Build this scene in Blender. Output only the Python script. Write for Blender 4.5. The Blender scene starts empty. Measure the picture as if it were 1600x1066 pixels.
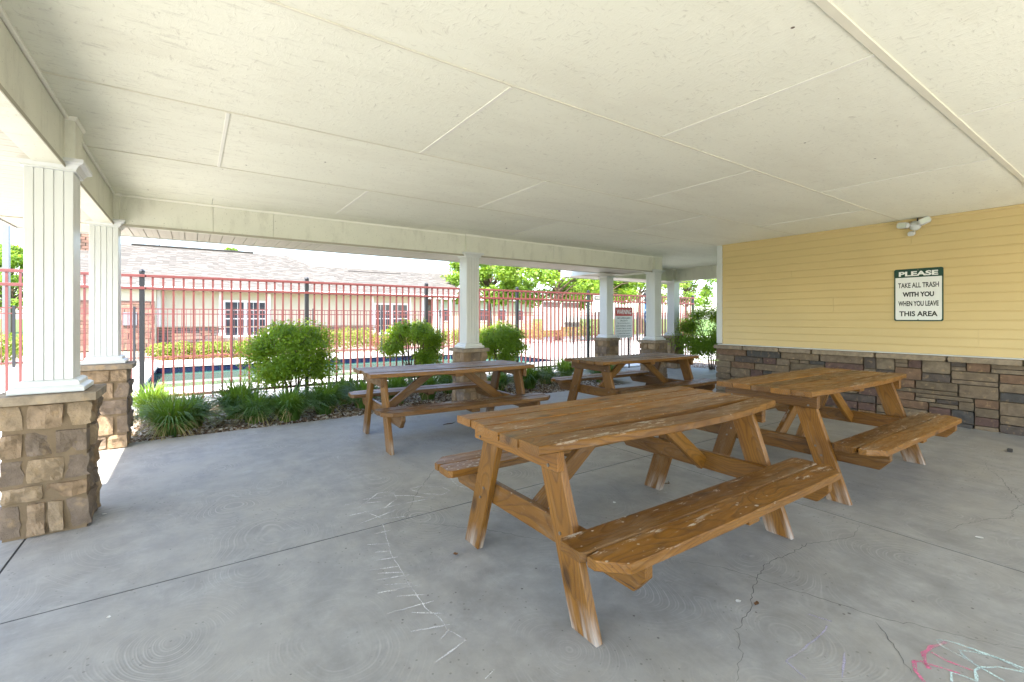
import bpy, bmesh, math, random
import numpy as np
from mathutils import Vector, Matrix, noise as mnoise

S = bpy.context.scene
COL = S.collection
H = 1.27                      # eye height, the unit the plan was measured in
R = math.radians

# ------------------------------------------------------------------ camera
FPX = 722.0
cam_d = bpy.data.cameras.new('camera')
cam = bpy.data.objects.new('camera', cam_d)
COL.objects.link(cam)
cam.location = (0, 0, H)
cam.rotation_euler = (R(90), 0, R(-34.7))
cam_d.sensor_width = 36.0
cam_d.lens = FPX / 1600 * 36.0
cam_d.shift_y = -36.0 / 1600
cam_d.clip_end = 2000
S.camera = cam

# ------------------------------------------------------------------ light
SUN = Vector((-.375, -.344, .86)).normalized()
w = bpy.data.worlds.new('World')
S.world = w
w.use_nodes = True
nt = w.node_tree
bg = nt.nodes['Background']
sky = nt.nodes.new('ShaderNodeTexSky')
sky.sky_type = 'NISHITA'
sky.sun_disc = False
sky.sun_elevation = math.asin(SUN.z)
sky.sun_rotation = math.atan2(SUN.x, SUN.y) % (2 * math.pi)
sky.air_density = 1.0
sky.dust_density = 1.5
nt.links.new(sky.outputs[0], bg.inputs[0])
bg.inputs[1].default_value = 0.15
sl = bpy.data.lights.new('sun', 'SUN')
sl.energy = 3.6
sl.angle = R(0.53)
sl.color = (1, .95, .87)
so = bpy.data.objects.new('sun', sl)
so.rotation_euler = (-SUN).to_track_quat('-Z', 'Y').to_euler()
so.location = (-10, -10, 30)
COL.objects.link(so)
S.view_settings.view_transform = 'Standard'
S.view_settings.look = 'None'
S.view_settings.gamma = 1
S.view_settings.use_curve_mapping = False
S.view_settings.exposure = 2.8
S.cycles.max_bounces = 8
S.cycles.diffuse_bounces = 5
S.cycles.transparent_max_bounces = 12

# ------------------------------------------------------------------ helpers
rnd = random.Random(7)
CA, SA = math.cos(R(34.7)), math.sin(R(34.7))


def G(px, py, z=0.0):
    """where the sight line through a photo pixel meets height z"""
    u = (px - 800) / FPX
    v = (497 - py) / FPX
    t = (z - H) / v
    return Vector((t * (CA * u + SA), t * (-SA * u + CA), z))


def AY(px, Y):
    """x coordinate on the plane y = Y seen at photo column px"""
    u = (px - 800) / FPX
    return Y * (CA * u + SA) / (-SA * u + CA)


def tag(o, label=None, cat=None, group=None, kind=None):
    if label: o['label'] = label
    if cat: o['category'] = cat
    if group: o['group'] = group
    if kind: o['kind'] = kind
    return o


def empty(name, loc=(0, 0, 0), rz=0.0):
    o = bpy.data.objects.new(name, None)
    o.location = loc
    o.rotation_euler = (0, 0, rz)
    o.empty_display_size = .1
    COL.objects.link(o)
    return o


def link(name, me, mat=None, parent=None, mtx=None):
    o = bpy.data.objects.new(name, me)
    if mat is not None and len(me.materials) == 0:
        me.materials.append(mat)
    COL.objects.link(o)
    if parent is not None:
        o.parent = parent
    if mtx is not None:
        o.matrix_local = mtx
    return o


def bm_link(name, bm, mat, parent=None, mtx=None, smooth=False):
    me = bpy.data.meshes.new(name)
    bmesh.ops.recalc_face_normals(bm, faces=bm.faces)
    bm.to_mesh(me)
    bm.free()
    if smooth:
        for p in me.polygons:
            p.use_smooth = True
    return link(name, me, mat, parent, mtx)


def add_box(bm, x0, x1, y0, y1, z0, z1, bev=0.0):
    vs = [bm.verts.new(c) for c in ((x0, y0, z0), (x1, y0, z0), (x1, y1, z0), (x0, y1, z0),
                                    (x0, y0, z1), (x1, y0, z1), (x1, y1, z1), (x0, y1, z1))]
    fs = [bm.faces.new([vs[i] for i in f]) for f in
          ((3, 2, 1, 0), (4, 5, 6, 7), (0, 1, 5, 4), (1, 2, 6, 5), (2, 3, 7, 6), (3, 0, 4, 7))]
    if bev > 0:
        es = list({e for f in fs for e in f.edges})
        bmesh.ops.bevel(bm, geom=es, offset=bev, segments=1, affect='EDGES', profile=.5)


def box(name, x0, x1, y0, y1, z0, z1, mat, parent=None, bev=0.0):
    """a box whose origin is its own centre"""
    bm = bmesh.new()
    cx, cy, cz = (x0 + x1) / 2, (y0 + y1) / 2, (z0 + z1) / 2
    add_box(bm, x0 - cx, x1 - cx, y0 - cy, y1 - cy, z0 - cz, z1 - cz, bev)
    return bm_link(name, bm, mat, parent, Matrix.Translation((cx, cy, cz)))


def add_prism(bm, poly, z0, z1):
    lo = [bm.verts.new((x, y, z0)) for x, y in poly]
    hi = [bm.verts.new((x, y, z1)) for x, y in poly]
    n = len(poly)
    bm.faces.new(lo[::-1])
    bm.faces.new(hi)
    fs = []
    for i in range(n):
        fs.append(bm.faces.new((lo[i], lo[(i + 1) % n], hi[(i + 1) % n], hi[i])))
    return fs


def prism(name, poly, z0, z1, mat, parent=None, mtx=None, bev=0.0):
    bm = bmesh.new()
    add_prism(bm, poly, z0, z1)
    if bev:
        bmesh.ops.bevel(bm, geom=list(bm.edges), offset=bev, segments=1, affect='EDGES', profile=.5)
    return bm_link(name, bm, mat, parent, mtx)


def add_sqloft(bm, cx, cy, prof):
    """square-plan moulding: prof = [(half width, z), ...]"""
    rings = []
    for h, z in prof:
        rings.append([bm.verts.new((cx + sx * h, cy + sy * h, z)) for sx, sy in ((-1, -1), (1, -1), (1, 1), (-1, 1))])
    for a, b in zip(rings, rings[1:]):
        for i in range(4):
            bm.faces.new((a[i], a[(i + 1) % 4], b[(i + 1) % 4], b[i]))
    bm.faces.new(rings[0][::-1])
    bm.faces.new(rings[-1])


def add_tube(bm, pts, rad, n=6, cap=True):
    rings = []
    prev = None
    for i, p in enumerate(pts):
        p = Vector(p)
        d = (Vector(pts[min(i + 1, len(pts) - 1)]) - Vector(pts[max(i - 1, 0)]))
        if d.length < 1e-6:
            d = Vector((0, 0, 1))
        d.normalize()
        ref = Vector((0, 0, 1)) if abs(d.z) < .9 else Vector((1, 0, 0))
        a = d.cross(ref).normalized()
        if prev is not None and a.dot(prev) < 0:
            a = -a
        prev = a
        b = d.cross(a)
        r = rad[i] if isinstance(rad, (list, tuple)) else rad
        rings.append([bm.verts.new(p + (a * math.cos(2 * math.pi * k / n) + b * math.sin(2 * math.pi * k / n)) * r) for k in range(n)])
    for a, b in zip(rings, rings[1:]):
        for i in range(n):
            bm.faces.new((a[i], a[(i + 1) % n], b[(i + 1) % n], b[i]))
    if cap:
        bm.faces.new(rings[0][::-1])
        bm.faces.new(rings[-1])


# ------------------------------------------------------------------ materials
class NT:
    def __init__(s, name):
        s.m = bpy.data.materials.new(name)
        s.m.use_nodes = True
        s.t = s.m.node_tree
        s.b = s.t.nodes['Principled BSDF']
        s.out = s.t.nodes['Material Output']

    def n(s, typ, **kw):
        nd = s.t.nodes.new('ShaderNode' + typ)
        for k, v in kw.items():
            if k.startswith('i_'):
                key = k[2:]
                key = int(key) if key.isdigit() else key.replace('_', ' ')
                if hasattr(v, 'is_output'):
                    s.t.links.new(v, nd.inputs[key])
                else:
                    nd.inputs[key].default_value = v
            else:
                setattr(nd, k, v)
        return nd

    def l(s, a, b):
        s.t.links.new(a, b)

    def ramp(s, fac, stops, interp='LINEAR'):
        r = s.t.nodes.new('ShaderNodeValToRGB')
        r.color_ramp.interpolation = interp
        e = r.color_ramp.elements
        while len(e) < len(stops):
            e.new(.5)
        for i, (p, c) in enumerate(stops):
            e[i].position = p
            e[i].color = (*c, 1) if len(c) == 3 else c
        s.l(fac, r.inputs[0])
        return r.outputs[0]

    def mix(s, fac, a, b, mode='MIX'):
        m = s.t.nodes.new('ShaderNodeMix')
        m.data_type = 'RGBA'
        m.blend_type = mode
        for v, k in ((fac, 0), (a, 6), (b, 7)):
            if hasattr(v, 'is_output'):
                s.l(v, m.inputs[k])
            elif k == 0:
                m.inputs[0].default_value = v
            else:
                m.inputs[k].default_value = (*v, 1)
        return m.outputs[2]

    def math(s, op, a, b=None, c=None):
        m = s.t.nodes.new('ShaderNodeMath')
        m.operation = op
        for i, v in enumerate((a, b, c)):
            if v is None: continue
            if hasattr(v, 'is_output'): s.l(v, m.inputs[i])
            else: m.inputs[i].default_value = v
        return m.outputs[0]

    def noise(s, vec, scale, detail=4, rough=.55):
        return s.n('TexNoise', i_Vector=vec, i_Scale=scale, i_Detail=detail, i_Roughness=rough).outputs[0]

    def map(s, vec, scale=(1, 1, 1), rot=(0, 0, 0)):
        return s.n('Mapping', i_Vector=vec, i_Scale=scale, i_Rotation=rot).outputs[0]

    def pos(s):
        return s.n('NewGeometry').outputs['Position']

    def objc(s):
        return s.n('TexCoord').outputs['Object']

    def rand(s):
        return s.n('ObjectInfo').outputs['Random']

    def bump(s, h, strength=.3, dist=.01, prev=None):
        b = s.n('Bump', i_Height=h, i_Strength=strength, i_Distance=dist)
        if prev is not None:
            s.l(prev, b.inputs['Normal'])
        return b.outputs[0]

    def fin(s, col=None, rough=.6, norm=None, spec=.5, metal=0.0):
        if col is not None:
            if hasattr(col, 'is_output'): s.l(col, s.b.inputs['Base Color'])
            else: s.b.inputs['Base Color'].default_value = (*col, 1)
        if hasattr(rough, 'is_output'): s.l(rough, s.b.inputs['Roughness'])
        else: s.b.inputs['Roughness'].default_value = rough
        if norm is not None: s.l(norm, s.b.inputs['Normal'])
        s.b.inputs['Specular IOR Level'].default_value = spec
        s.b.inputs['Metallic'].default_value = metal
        return s.m


def mat_plain(name, col, rough=.55, var=.12, scale=6, spec=.4, bump=.0, dirt=None, metal=0.0):
    m = NT(name)
    p = m.pos()
    n = m.noise(p, scale, 5)
    c = m.mix(n, tuple(x * (1 - var) for x in col), tuple(min(1, x * (1 + var)) for x in col))
    if dirt:
        f = m.math('MULTIPLY', m.math('GREATER_THAN', m.noise(p, 90, 2), .70), .55)
        c = m.mix(f, c, dirt)
        f2 = m.math('MULTIPLY', m.ramp(m.noise(m.map(p, (1, 1, .35)), 5, 6, .7), [(.52, (0, 0, 0)), (.75, (1, 1, 1))]), .35)
        c = m.mix(f2, c, dirt)
    nb = m.bump(m.noise(p, scale * 12, 3), bump, .004) if bump else None
    return m.fin(c, rough, nb, spec, metal)


def mat_concrete(name, base, swirl=True, warm=(.36, .33, .27)):
    m = NT(name)
    p = m.pos()
    big = m.noise(p, .8, 5, .6)
    mid = m.noise(p, 6, 6, .65)
    fine = m.noise(p, 160, 3, .7)
    lo = tuple(x * .74 for x in base)
    hi = tuple(min(1, x * 1.2) for x in base)
    c = m.mix(m.ramp(mid, [(.3, (0, 0, 0)), (.7, (1, 1, 1))]), lo, hi)
    c = m.mix(m.ramp(big, [(.42, (0, 0, 0)), (.7, (.75, .75, .75))]), c, warm)
    c = m.mix(m.math('MULTIPLY', m.ramp(m.noise(m.map(p, (1.6, .8, 1)), 2.2, 8, .72), [(.5, (0, 0, 0)), (.68, (1, 1, 1))]), .5), c, tuple(x * .58 for x in base))
    c = m.mix(m.math('MULTIPLY', fine, .25), c, tuple(x * .6 for x in base))
    h = m.math('MULTIPLY', fine, .4)
    # pits and dark specks
    v = m.n('TexVoronoi', i_Vector=p, i_Scale=9.0).outputs['Distance']
    sp = m.math('LESS_THAN', v, m.math('MULTIPLY', m.noise(p, 3.1, 2), .085))
    c = m.mix(m.math('MULTIPLY', sp, .85), c, (.09, .08, .07))
    v2 = m.n('TexVoronoi', i_Vector=m.map(p, (1, 1, 1), (0, 0, .6)), i_Scale=26.0).outputs['Distance']
    sp2 = m.math('LESS_THAN', v2, m.math('MULTIPLY', m.math('SUBTRACT', m.noise(p, 1.7, 2), .33), .5))
    c = m.mix(m.math('MULTIPLY', sp2, .6), c, (.13, .12, .1))
    if swirl:
        wv = m.n('TexNoise', i_Vector=p, i_Scale=1.1, i_Detail=2).outputs[1]
        pw = m.n('VectorMath', operation='ADD', i_0=m.map(p, (1.25, 1.0, 0)), i_1=m.n('VectorMath', operation='SCALE', i_0=wv, i_Scale=.45).outputs[0]).outputs[0]
        vo = m.n('TexVoronoi', feature='SMOOTH_F1', i_Vector=pw, i_Scale=1.55, i_Smoothness=.15).outputs['Distance']
        jit = m.math('ADD', vo, m.math('MULTIPLY', m.noise(p, 9, 3), .012))
        ph = m.math('SINE', m.math('MULTIPLY', jit, 330.0))
        ph2 = m.math('SINE', m.math('MULTIPLY', jit, 127.0))
        rings = m.math('ADD', m.math('MULTIPLY', ph, .55), m.math('MULTIPLY', ph2, .45))
        thr = m.ramp(rings, [(.45, (0, 0, 0)), (.9, (1, 1, 1))])
        near = m.ramp(vo, [(.2, (1, 1, 1)), (.75, (.25, .25, .25))])
        patch = m.ramp(m.noise(p, .9, 3), [(.30, (0, 0, 0)), (.5, (1, 1, 1))])
        brk = m.ramp(m.noise(m.map(p, (1, 1, 1), (0, 0, .8)), 2.6, 5, .72), [(.44, (0, 0, 0)), (.62, (1, 1, 1))])
        k = m.math('MULTIPLY', m.math('MULTIPLY', near, patch), brk)
        c = m.mix(m.math('MULTIPLY', m.math('MULTIPLY', thr, k), .34), c, tuple(min(1, x * 1.5) for x in base))
        c = m.mix(m.math('MULTIPLY', m.math('MULTIPLY', m.ramp(rings, [(.05, (1, 1, 1)), (.35, (0, 0, 0))]), k), .42), c, tuple(x * .55 for x in base))
        h = m.math('ADD', h, m.math('MULTIPLY', m.math('MULTIPLY', rings, k), .5))
        # faint chalk-white scuffs
        sc = m.ramp(m.noise(m.map(p, (1, 1.2, 1), (0, 0, .5)), 3.0, 9, .8), [(.56, (0, 0, 0)), (.72, (1, 1, 1))])
        c = m.mix(m.math('MULTIPLY', m.math('MULTIPLY', sc, m.noise(p, 60, 2)), .35), c, (.55, .56, .55))
    nb = m.bump(h, .35, .003)
    return m.fin(c, m.ramp(mid, [(.2, (.5, .5, .5)), (.8, (.68, .68, .68))]), nb, .35)


def mat_wood(name, light, dark, deep, worn=.5):
    m = NT(name)
    o = m.objc()
    off = m.n('CombineXYZ', i_X=m.math('MULTIPLY', m.rand(), 37.0), i_Y=m.math('MULTIPLY', m.rand(), 91.0), i_Z=m.math('MULTIPLY', m.rand(), 13.0)).outputs[0]
    q = m.n('VectorMath', operation='ADD', i_0=o, i_1=off).outputs[0]
    # growth rings: the board is a slice near the heart of a log that wanders along its length
    wob = m.n('TexNoise', i_Vector=m.map(q, (1.1, 1.5, 1.5)), i_Scale=1.0, i_Detail=3).outputs[1]
    sx = m.n('SeparateXYZ', i_0=o)
    sw_ = m.n('SeparateXYZ', i_0=wob)
    yy = m.math('ADD', sx.outputs[1], m.math('MULTIPLY', m.math('SUBTRACT', sw_.outputs[0], .5), .30))
    zz = m.math('ADD', m.math('ADD', sx.outputs[2], .055), m.math('MULTIPLY', m.math('SUBTRACT', sw_.outputs[1], .5), .22))
    rad = m.math('SQRT', m.math('ADD', m.math('MULTIPLY', yy, yy), m.math('MULTIPLY', zz, zz)))
    rad = m.math('ADD', rad, m.math('MULTIPLY', m.noise(m.map(q, (6, 60, 60)), 1.0, 3), .004))
    saw = m.math('FRACT', m.math('MULTIPLY', rad, 78.0))
    rr = m.ramp(saw, [(.0, (.15, .15, .15)), (.55, (.2, .2, .2)), (.86, (1, 1, 1)), (1, (.1, .1, .1))])
    g1 = m.noise(m.map(q, (.9, 7, 7)), 1.6, 5, .6)
    g2 = m.noise(m.map(q, (5, 210, 210)), 1.0, 3, .6)
    c = m.mix(m.ramp(g1, [(.3, (0, 0, 0)), (.72, (1, 1, 1))]), light, dark)
    c = m.mix(m.math('MULTIPLY', rr, .6), c, deep)
    c = m.mix(m.math('MULTIPLY', m.ramp(g2, [(.4, (0, 0, 0)), (.7, (1, 1, 1))]), .6), c, tuple(x * .6 for x in light))
    # per-board tone
    tone = m.n('MapRange', i_Value=m.rand(), i_3=.52, i_4=1.08).outputs[0]
    tc = m.n('CombineXYZ', i_X=tone, i_Y=tone, i_Z=tone).outputs[0]
    c = m.mix(1.0, c, tc, 'MULTIPLY')
    # knots
    kv = m.n('TexVoronoi', i_Vector=m.map(q, (2.1, 4.5, 4.5)), i_Scale=1.0).outputs['Distance']
    kn = m.ramp(kv, [(.06, (1, 1, 1)), (.15, (0, 0, 0))])
    c = m.mix(m.math('MULTIPLY', kn, .75), c, tuple(x * .35 for x in deep))
    # grey weathered smears
    gw = m.ramp(m.noise(m.map(q, (1.2, 5, 5)), 1.8, 6, .7), [(.55, (0, 0, 0)), (.74, (1, 1, 1))])
    c = m.mix(m.math('MULTIPLY', gw, .45 * worn), c, (.30, .24, .17))
    # dark drying checks
    ck = m.ramp(m.noise(m.map(q, (1.6, 70, 70)), 1.0, 3, .6), [(.66, (0, 0, 0)), (.70, (1, 1, 1))])
    c = m.mix(m.math('MULTIPLY', ck, .7), c, tuple(x * .2 for x in deep))
    # flaked finish: pale chips on faces that look up, gathered in streaks
    ge = m.n('NewGeometry')
    up = m.n('SeparateXYZ', i_0=ge.outputs['Normal']).outputs[2]
    upm = m.ramp(up, [(.5, (0.08, 0.08, 0.08)), (.9, (1, 1, 1))])
    ch = m.ramp(m.noise(m.map(q, (7, 34, 34)), 1.0, 4, .75), [(.57, (0, 0, 0)), (.61, (1, 1, 1))])
    where = m.ramp(m.noise(m.map(q, (1.1, 4, 4)), 2.1, 2), [(.50, (0, 0, 0)), (.62, (1, 1, 1))])
    dots = m.math('LESS_THAN', m.n('TexVoronoi', i_Vector=m.map(q, (26, 34, 34)), i_Scale=1.0).outputs['Distance'], m.math('MULTIPLY', m.math('SUBTRACT', m.noise(q, 4.0, 2), .40), .95))
    chip = m.math('MULTIPLY', m.math('MAXIMUM', m.math('MULTIPLY', ch, where), m.math('MULTIPLY', dots, .85)), upm)
    c = m.mix(m.math('MULTIPLY', chip, worn), c, (.56, .51, .43))
    # bleached feet
    pz = m.n('SeparateXYZ', i_0=m.pos()).outputs[2]
    ft = m.math('MULTIPLY', m.ramp(pz, [(.0, (1, 1, 1)), (.14, (0, 0, 0))]), m.ramp(m.noise(m.map(q, (3, 26, 26)), 1.0, 4), [(.42, (0, 0, 0)), (.6, (1, 1, 1))]))
    c = m.mix(m.math('MULTIPLY', ft, .55), c, (.50, .47, .42))
    hh = m.math('ADD', m.math('MULTIPLY', rr, .5), m.math('ADD', m.math('MULTIPLY', g2, .6), m.math('MULTIPLY', ck, -1.2)))
    hh = m.math('ADD', hh, m.math('MULTIPLY', chip, -.5))
    ro = m.ramp(m.noise(m.map(q, (2, 8, 8)), 3, 4), [(.3, (.34, .34, .34)), (.7, (.62, .62, .62))])
    return m.fin(c, ro, m.bump(hh, .5, .0025), .45)


def mat_ledge(name, stops, bumpd=.012, sc=22, lichen=True):
    """stone whose tone differs from object to object"""
    m = NT(name)
    p = m.pos()
    c = m.ramp(m.rand(), stops, 'CONSTANT')
    n1 = m.noise(p, sc * .55, 6, .65)
    n2 = m.noise(p, sc * 3, 5, .7)
    c = m.mix(1.0, c, m.ramp(n1, [(.25, (.55, .55, .55)), (.75, (1.45, 1.45, 1.45))]), 'MULTIPLY')
    c = m.mix(m.math('MULTIPLY', n2, .4), c, (.12, .095, .07))
    c = m.mix(m.math('MULTIPLY', m.ramp(m.noise(p, sc * .8, 3), [(.58, (0, 0, 0)), (.7, (1, 1, 1))]), .45), c, (.40, .27, .14))
    h = m.math('ADD', m.math('MULTIPLY', n1, .8), m.math('MULTIPLY', n2, .35))
    return m.fin(c, .85, m.bump(h, .8, bumpd), .25)


def mat_leaf(name, a, b, trans=.45, rough=.5):
    m = NT(name)
    p = m.pos()
    n = m.n('TexWhiteNoise', i_Vector=m.n('VectorMath', operation='SNAP', i_0=p, i_1=(.05, .05, .05)).outputs[0]).outputs[0]
    big = m.noise(p, 3.0, 3)
    c = m.mix(m.math('MULTIPLY', m.math('ADD', n, big), .5), a, b)
    m.fin(c, rough, None, .35)
    tr = m.n('BsdfTranslucent', i_Color=m.mix(.6, c, (.50, .68, .03)))
    ms = m.n('MixShader', i_0=trans)
    m.l(m.b.outputs[0], ms.inputs[1])
    m.l(tr.outputs[0], ms.inputs[2])
    m.l(ms.outputs[0], m.out.inputs[0])
    return m.m


def mat_chalk(name, col):
    m = NT(name)
    p = m.pos()
    a = m.ramp(m.noise(p, 190, 2, .6), [(.32, (0, 0, 0)), (.52, (1, 1, 1))])
    a = m.math('MULTIPLY', a, m.ramp(m.noise(p, 9, 3), [(.30, (.15, .15, .15)), (.6, (.85, .85, .85))]))
    m.fin(col, .9, None, .1)
    tr = m.n('BsdfTransparent')
    ms = m.n('MixShader', i_0=a)
    m.l(tr.outputs[0], ms.inputs[1])
    m.l(m.b.outputs[0], ms.inputs[2])
    m.l(ms.outputs[0], m.out.inputs[0])
    return m.m


def mat_ceiling(name):
    m = NT(name)
    p = m.pos()
    col = (.85, .84, .70)
    n = m.noise(p, 1.2, 4)
    c = m.mix(n, tuple(x * .94 for x in col), tuple(min(1, x * 1.05) for x in col))
    tn = m.n('MapRange', i_Value=m.rand(), i_3=.95, i_4=1.03).outputs[0]
    c = m.mix(1.0, c, m.n('CombineXYZ', i_X=tn, i_Y=tn, i_Z=tn).outputs[0], 'MULTIPLY')
    st = m.ramp(m.noise(m.map(p, (.8, 2.2, 1)), 1.1, 7, .7), [(.48, (0, 0, 0)), (.75, (1, 1, 1))])
    c = m.mix(m.math('MULTIPLY', st, .22), c, (.52, .47, .36))
    # strand-board flakes
    wv = m.n('TexNoise', i_Vector=p, i_Scale=6.0, i_Detail=2).outputs[1]
    pw = m.n('VectorMath', operation='ADD', i_0=p, i_1=m.n('VectorMath', operation='SCALE', i_0=wv, i_Scale=.12).outputs[0]).outputs[0]
    f1 = m.noise(m.map(pw, (14, 60, 30)), 1.0, 4, .7)
    f2 = m.noise(m.map(pw, (55, 16, 30), (0, 0, .5)), 1.0, 4, .7)
    fl = m.math('MAXIMUM', f1, f2)
    c = m.mix(m.math('MULTIPLY', m.ramp(fl, [(.60, (0, 0, 0)), (.72, (1, 1, 1))]), .42), c, (.36, .32, .24))
    v = m.n('TexVoronoi', i_Vector=p, i_Scale=3.4).outputs['Distance']
    c = m.mix(m.math('LESS_THAN', v, .028), c, (.16, .12, .08))
    # mould near the outer beams
    mo = m.ramp(m.noise(m.map(p, (3, 12, 4)), 1.6, 8, .75), [(.55, (0, 0, 0)), (.75, (1, 1, 1))])
    sx = m.n('SeparateXYZ', i_0=p)
    edge = m.math('MAXIMUM', m.ramp(sx.outputs[0], [(.0, (1, 1, 1)), (.9, (0, 0, 0))]), m.ramp(m.math('SUBTRACT', sx.outputs[1], 4.6), [(.2, (0, 0, 0)), (.95, (.6, .6, .6))]))
    c = m.mix(m.math('MULTIPLY', m.math('MULTIPLY', mo, edge), .55), c, (.30, .27, .20))
    return m.fin(c, .75, m.bump(fl, .65, .005), .25)


M = {}
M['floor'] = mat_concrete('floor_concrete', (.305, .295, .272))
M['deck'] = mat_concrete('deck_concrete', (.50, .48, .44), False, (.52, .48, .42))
M['joint'] = mat_plain('joint_filler', (.025, .025, .024), .9)
M['crack'] = mat_plain('crack_dark', (.085, .085, .08), .95)
M['wood'] = mat_wood('honey_wood', (.34, .145, .014), (.185, .07, .007), (.055, .018, .003), .65)
M['wood_red'] = mat_wood('russet_wood', (.27, .122, .018), (.15, .06, .009), (.05, .018, .004), .6)
M['bolt'] = mat_plain('zinc_bolt', (.20, .17, .14), .5, metal=.6)
M['ceil'] = mat_ceiling('painted_strandboard')
M['beam'] = mat_plain('painted_beam', (.66, .645, .535), .6, .10, 3, .3, .25, (.22, .20, .14))
M['batten'] = mat_plain('white_batten', (.80, .78, .68), .5, .06)
M['seam'] = mat_plain('seam_strip', (.36, .33, .25), .6, .15)
M['white'] = mat_plain('white_vinyl', (.60, .605, .58), .35, .05, 3, .4, .05)
M['strip'] = mat_plain('ceiling_strip', (.70, .665, .53), .6, .12, 4)
M['soffit'] = mat_plain('soffit_vinyl', (.47, .435, .345), .4, .04, 3)
M['dark'] = mat_plain('dark_gap', (.05, .045, .04), .9)
M['roof'] = mat_plain('roof_shingle', (.30, .28, .26), .9, .25, 20, .2, .4)
M['siding'] = mat_plain('tan_siding', (.62, .47, .22), .42, .10, 1.1, .4, .06)
M['mortar'] = mat_plain('mortar', (.19, .135, .08), .95, .2, 25, .2, .5)
M['mortar_grey'] = mat_plain('mortar_grey', (.115, .095, .07), .95, .2, 25, .2, .5)
M['stone'] = mat_ledge('pillar_stone', [(0, (.29, .20, .12)), (.2, (.20, .145, .10)), (.4, (.33, .235, .14)), (.6, (.185, .135, .095)), (.8, (.26, .17, .095))], .03, 15)
M['capstone'] = mat_ledge('cap_stone', [(0, (.30, .235, .16)), (.5, (.26, .205, .145))], .006, 20)
M['ledge'] = mat_ledge('ledge_stone', [(0, (.19, .14, .09)), (.2, (.15, .112, .072)), (.36, (.115, .066, .055)), (.49, (.066, .064, .062)), (.57, (.215, .165, .11)), (.72, (.18, .105, .062)), (.83, (.088, .070, .06)), (.92, (.20, .148, .10))], .008, 24)
M['fence'] = mat_plain('faded_red_paint', (.14, .040, .037), .4, .12, 8)
M['black'] = mat_plain('black_paint', (.018, .019, .022), .35, .1)
M['lightgrey'] = mat_plain('lamp_post_grey', (.16, .16, .17), .4)
M['mulch'] = mat_concrete('gravel_bed', (.26, .21, .165), False, (.17, .12, .085))
mc = NT('gravel_chip')
vc = mc.n('TexVoronoi', i_Vector=mc.pos(), i_Scale=28.0).outputs['Color']
mc.fin(mc.ramp(mc.n('SeparateColor', i_0=vc).outputs[0], [(0, (.10, .06, .04)), (.2, (.30, .24, .18)), (.4, (.17, .11, .07)), (.6, (.46, .42, .37)), (.8, (.23, .16, .11)), (.92, (.55, .52, .48))], 'CONSTANT'), .9, None, .2)
M['chip'] = mc.m
M['lawn'] = mat_plain('lawn', (.075, .12, .03), .9, .35, 4, .1, .5)
M['leaf'] = mat_leaf('shrub_leaf', (.045, .11, .008), (.20, .32, .02), .5)
M['leaf_y'] = mat_leaf('hedge_leaf', (.10, .14, .02), (.22, .25, .035), .35)
M['leaf_r'] = mat_leaf('red_leaf', (.22, .07, .05), (.30, .17, .07), .35)
M['leaf_t'] = mat_leaf('tree_leaf', (.07, .14, .018), (.18, .28, .035), .42)
M['leaf_p'] = mat_leaf('pale_tree_leaf', (.16, .22, .04), (.27, .33, .07), .45)
M['blade'] = mat_leaf('lily_blade', (.035, .095, .018), (.10, .20, .03), .3)
M['blade_b'] = mat_leaf('bright_blade', (.10, .20, .025), (.19, .30, .05), .35)
M['straw'] = mat_leaf('straw', (.36, .26, .12), (.45, .36, .19), .3)
M['bark'] = mat_plain('bark', (.10, .07, .048), .9, .3, 30, .2, .6)
M['tile'] = mat_plain('blue_tile', (.004, .007, .032), .2, .25, 5, .6)
M['pooltile'] = mat_plain('pool_plaster', (.05, .15, .13), .5, .1, 2)
M['club_siding'] = mat_plain('club_siding', (.40, .37, .27), .5, .05)
M['club_ledge'] = mat_ledge('club_stone', [(0, (.20, .145, .105)), (.3, (.145, .11, .095)), (.6, (.18, .12, .085)), (.8, (.11, .095, .09))], .01, 10)
M['brick'] = mat_ledge('club_brick', [(0, (.19, .10, .075)), (.4, (.22, .135, .10)), (.7, (.15, .085, .065))], .006, 10)
M['green'] = mat_plain('sign_green', (.004, .045, .028), .4, .05)
M['signwhite'] = mat_plain('sign_white', (.78, .79, .76), .4, .03)
M['ink'] = mat_plain('sign_ink', (.012, .016, .015), .5, .05)
M['signred'] = mat_plain('sign_red', (.50, .035, .025), .4, .05)
M['signblue'] = mat_plain('sign_blue', (.01, .075, .24), .4, .05)
M['lens'] = mat_plain('lamp_lens', (.66, .70, .60), .2, .05)
M['chalk_w'] = mat_chalk('chalk_white', (.78, .76, .74))
M['chalk_p'] = mat_chalk('chalk_pink', (.72, .17, .30))
M['chalk_m'] = mat_chalk('chalk_mint', (.62, .80, .76))
M['chalk_v'] = mat_chalk('chalk_violet', (.42, .38, .48))
M['dryleaf'] = mat_plain('dry_leaf', (.24, .12, .05), .8, .3, 40)
M['chipwhite'] = mat_plain('white_chip', (.75, .74, .70), .7, .1)

# glass and water
mg = NT('window_glass')
mg.fin((.03, .035, .045), .06, None, .6)
M['glass'] = mg.m
mw = NT('pool_water')
pw_ = mw.pos()
wn = mw.bump(mw.noise(mw.map(pw_, (1, 1, 1)), 5.0, 3), .03, .02)
mw.fin(mw.mix(mw.noise(pw_, .4, 2), (.055, .085, .066), (.075, .10, .068)), .04, wn, .25)
mw.b.inputs['IOR'].default_value = 1.2
M['water'] = mw.m


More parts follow.
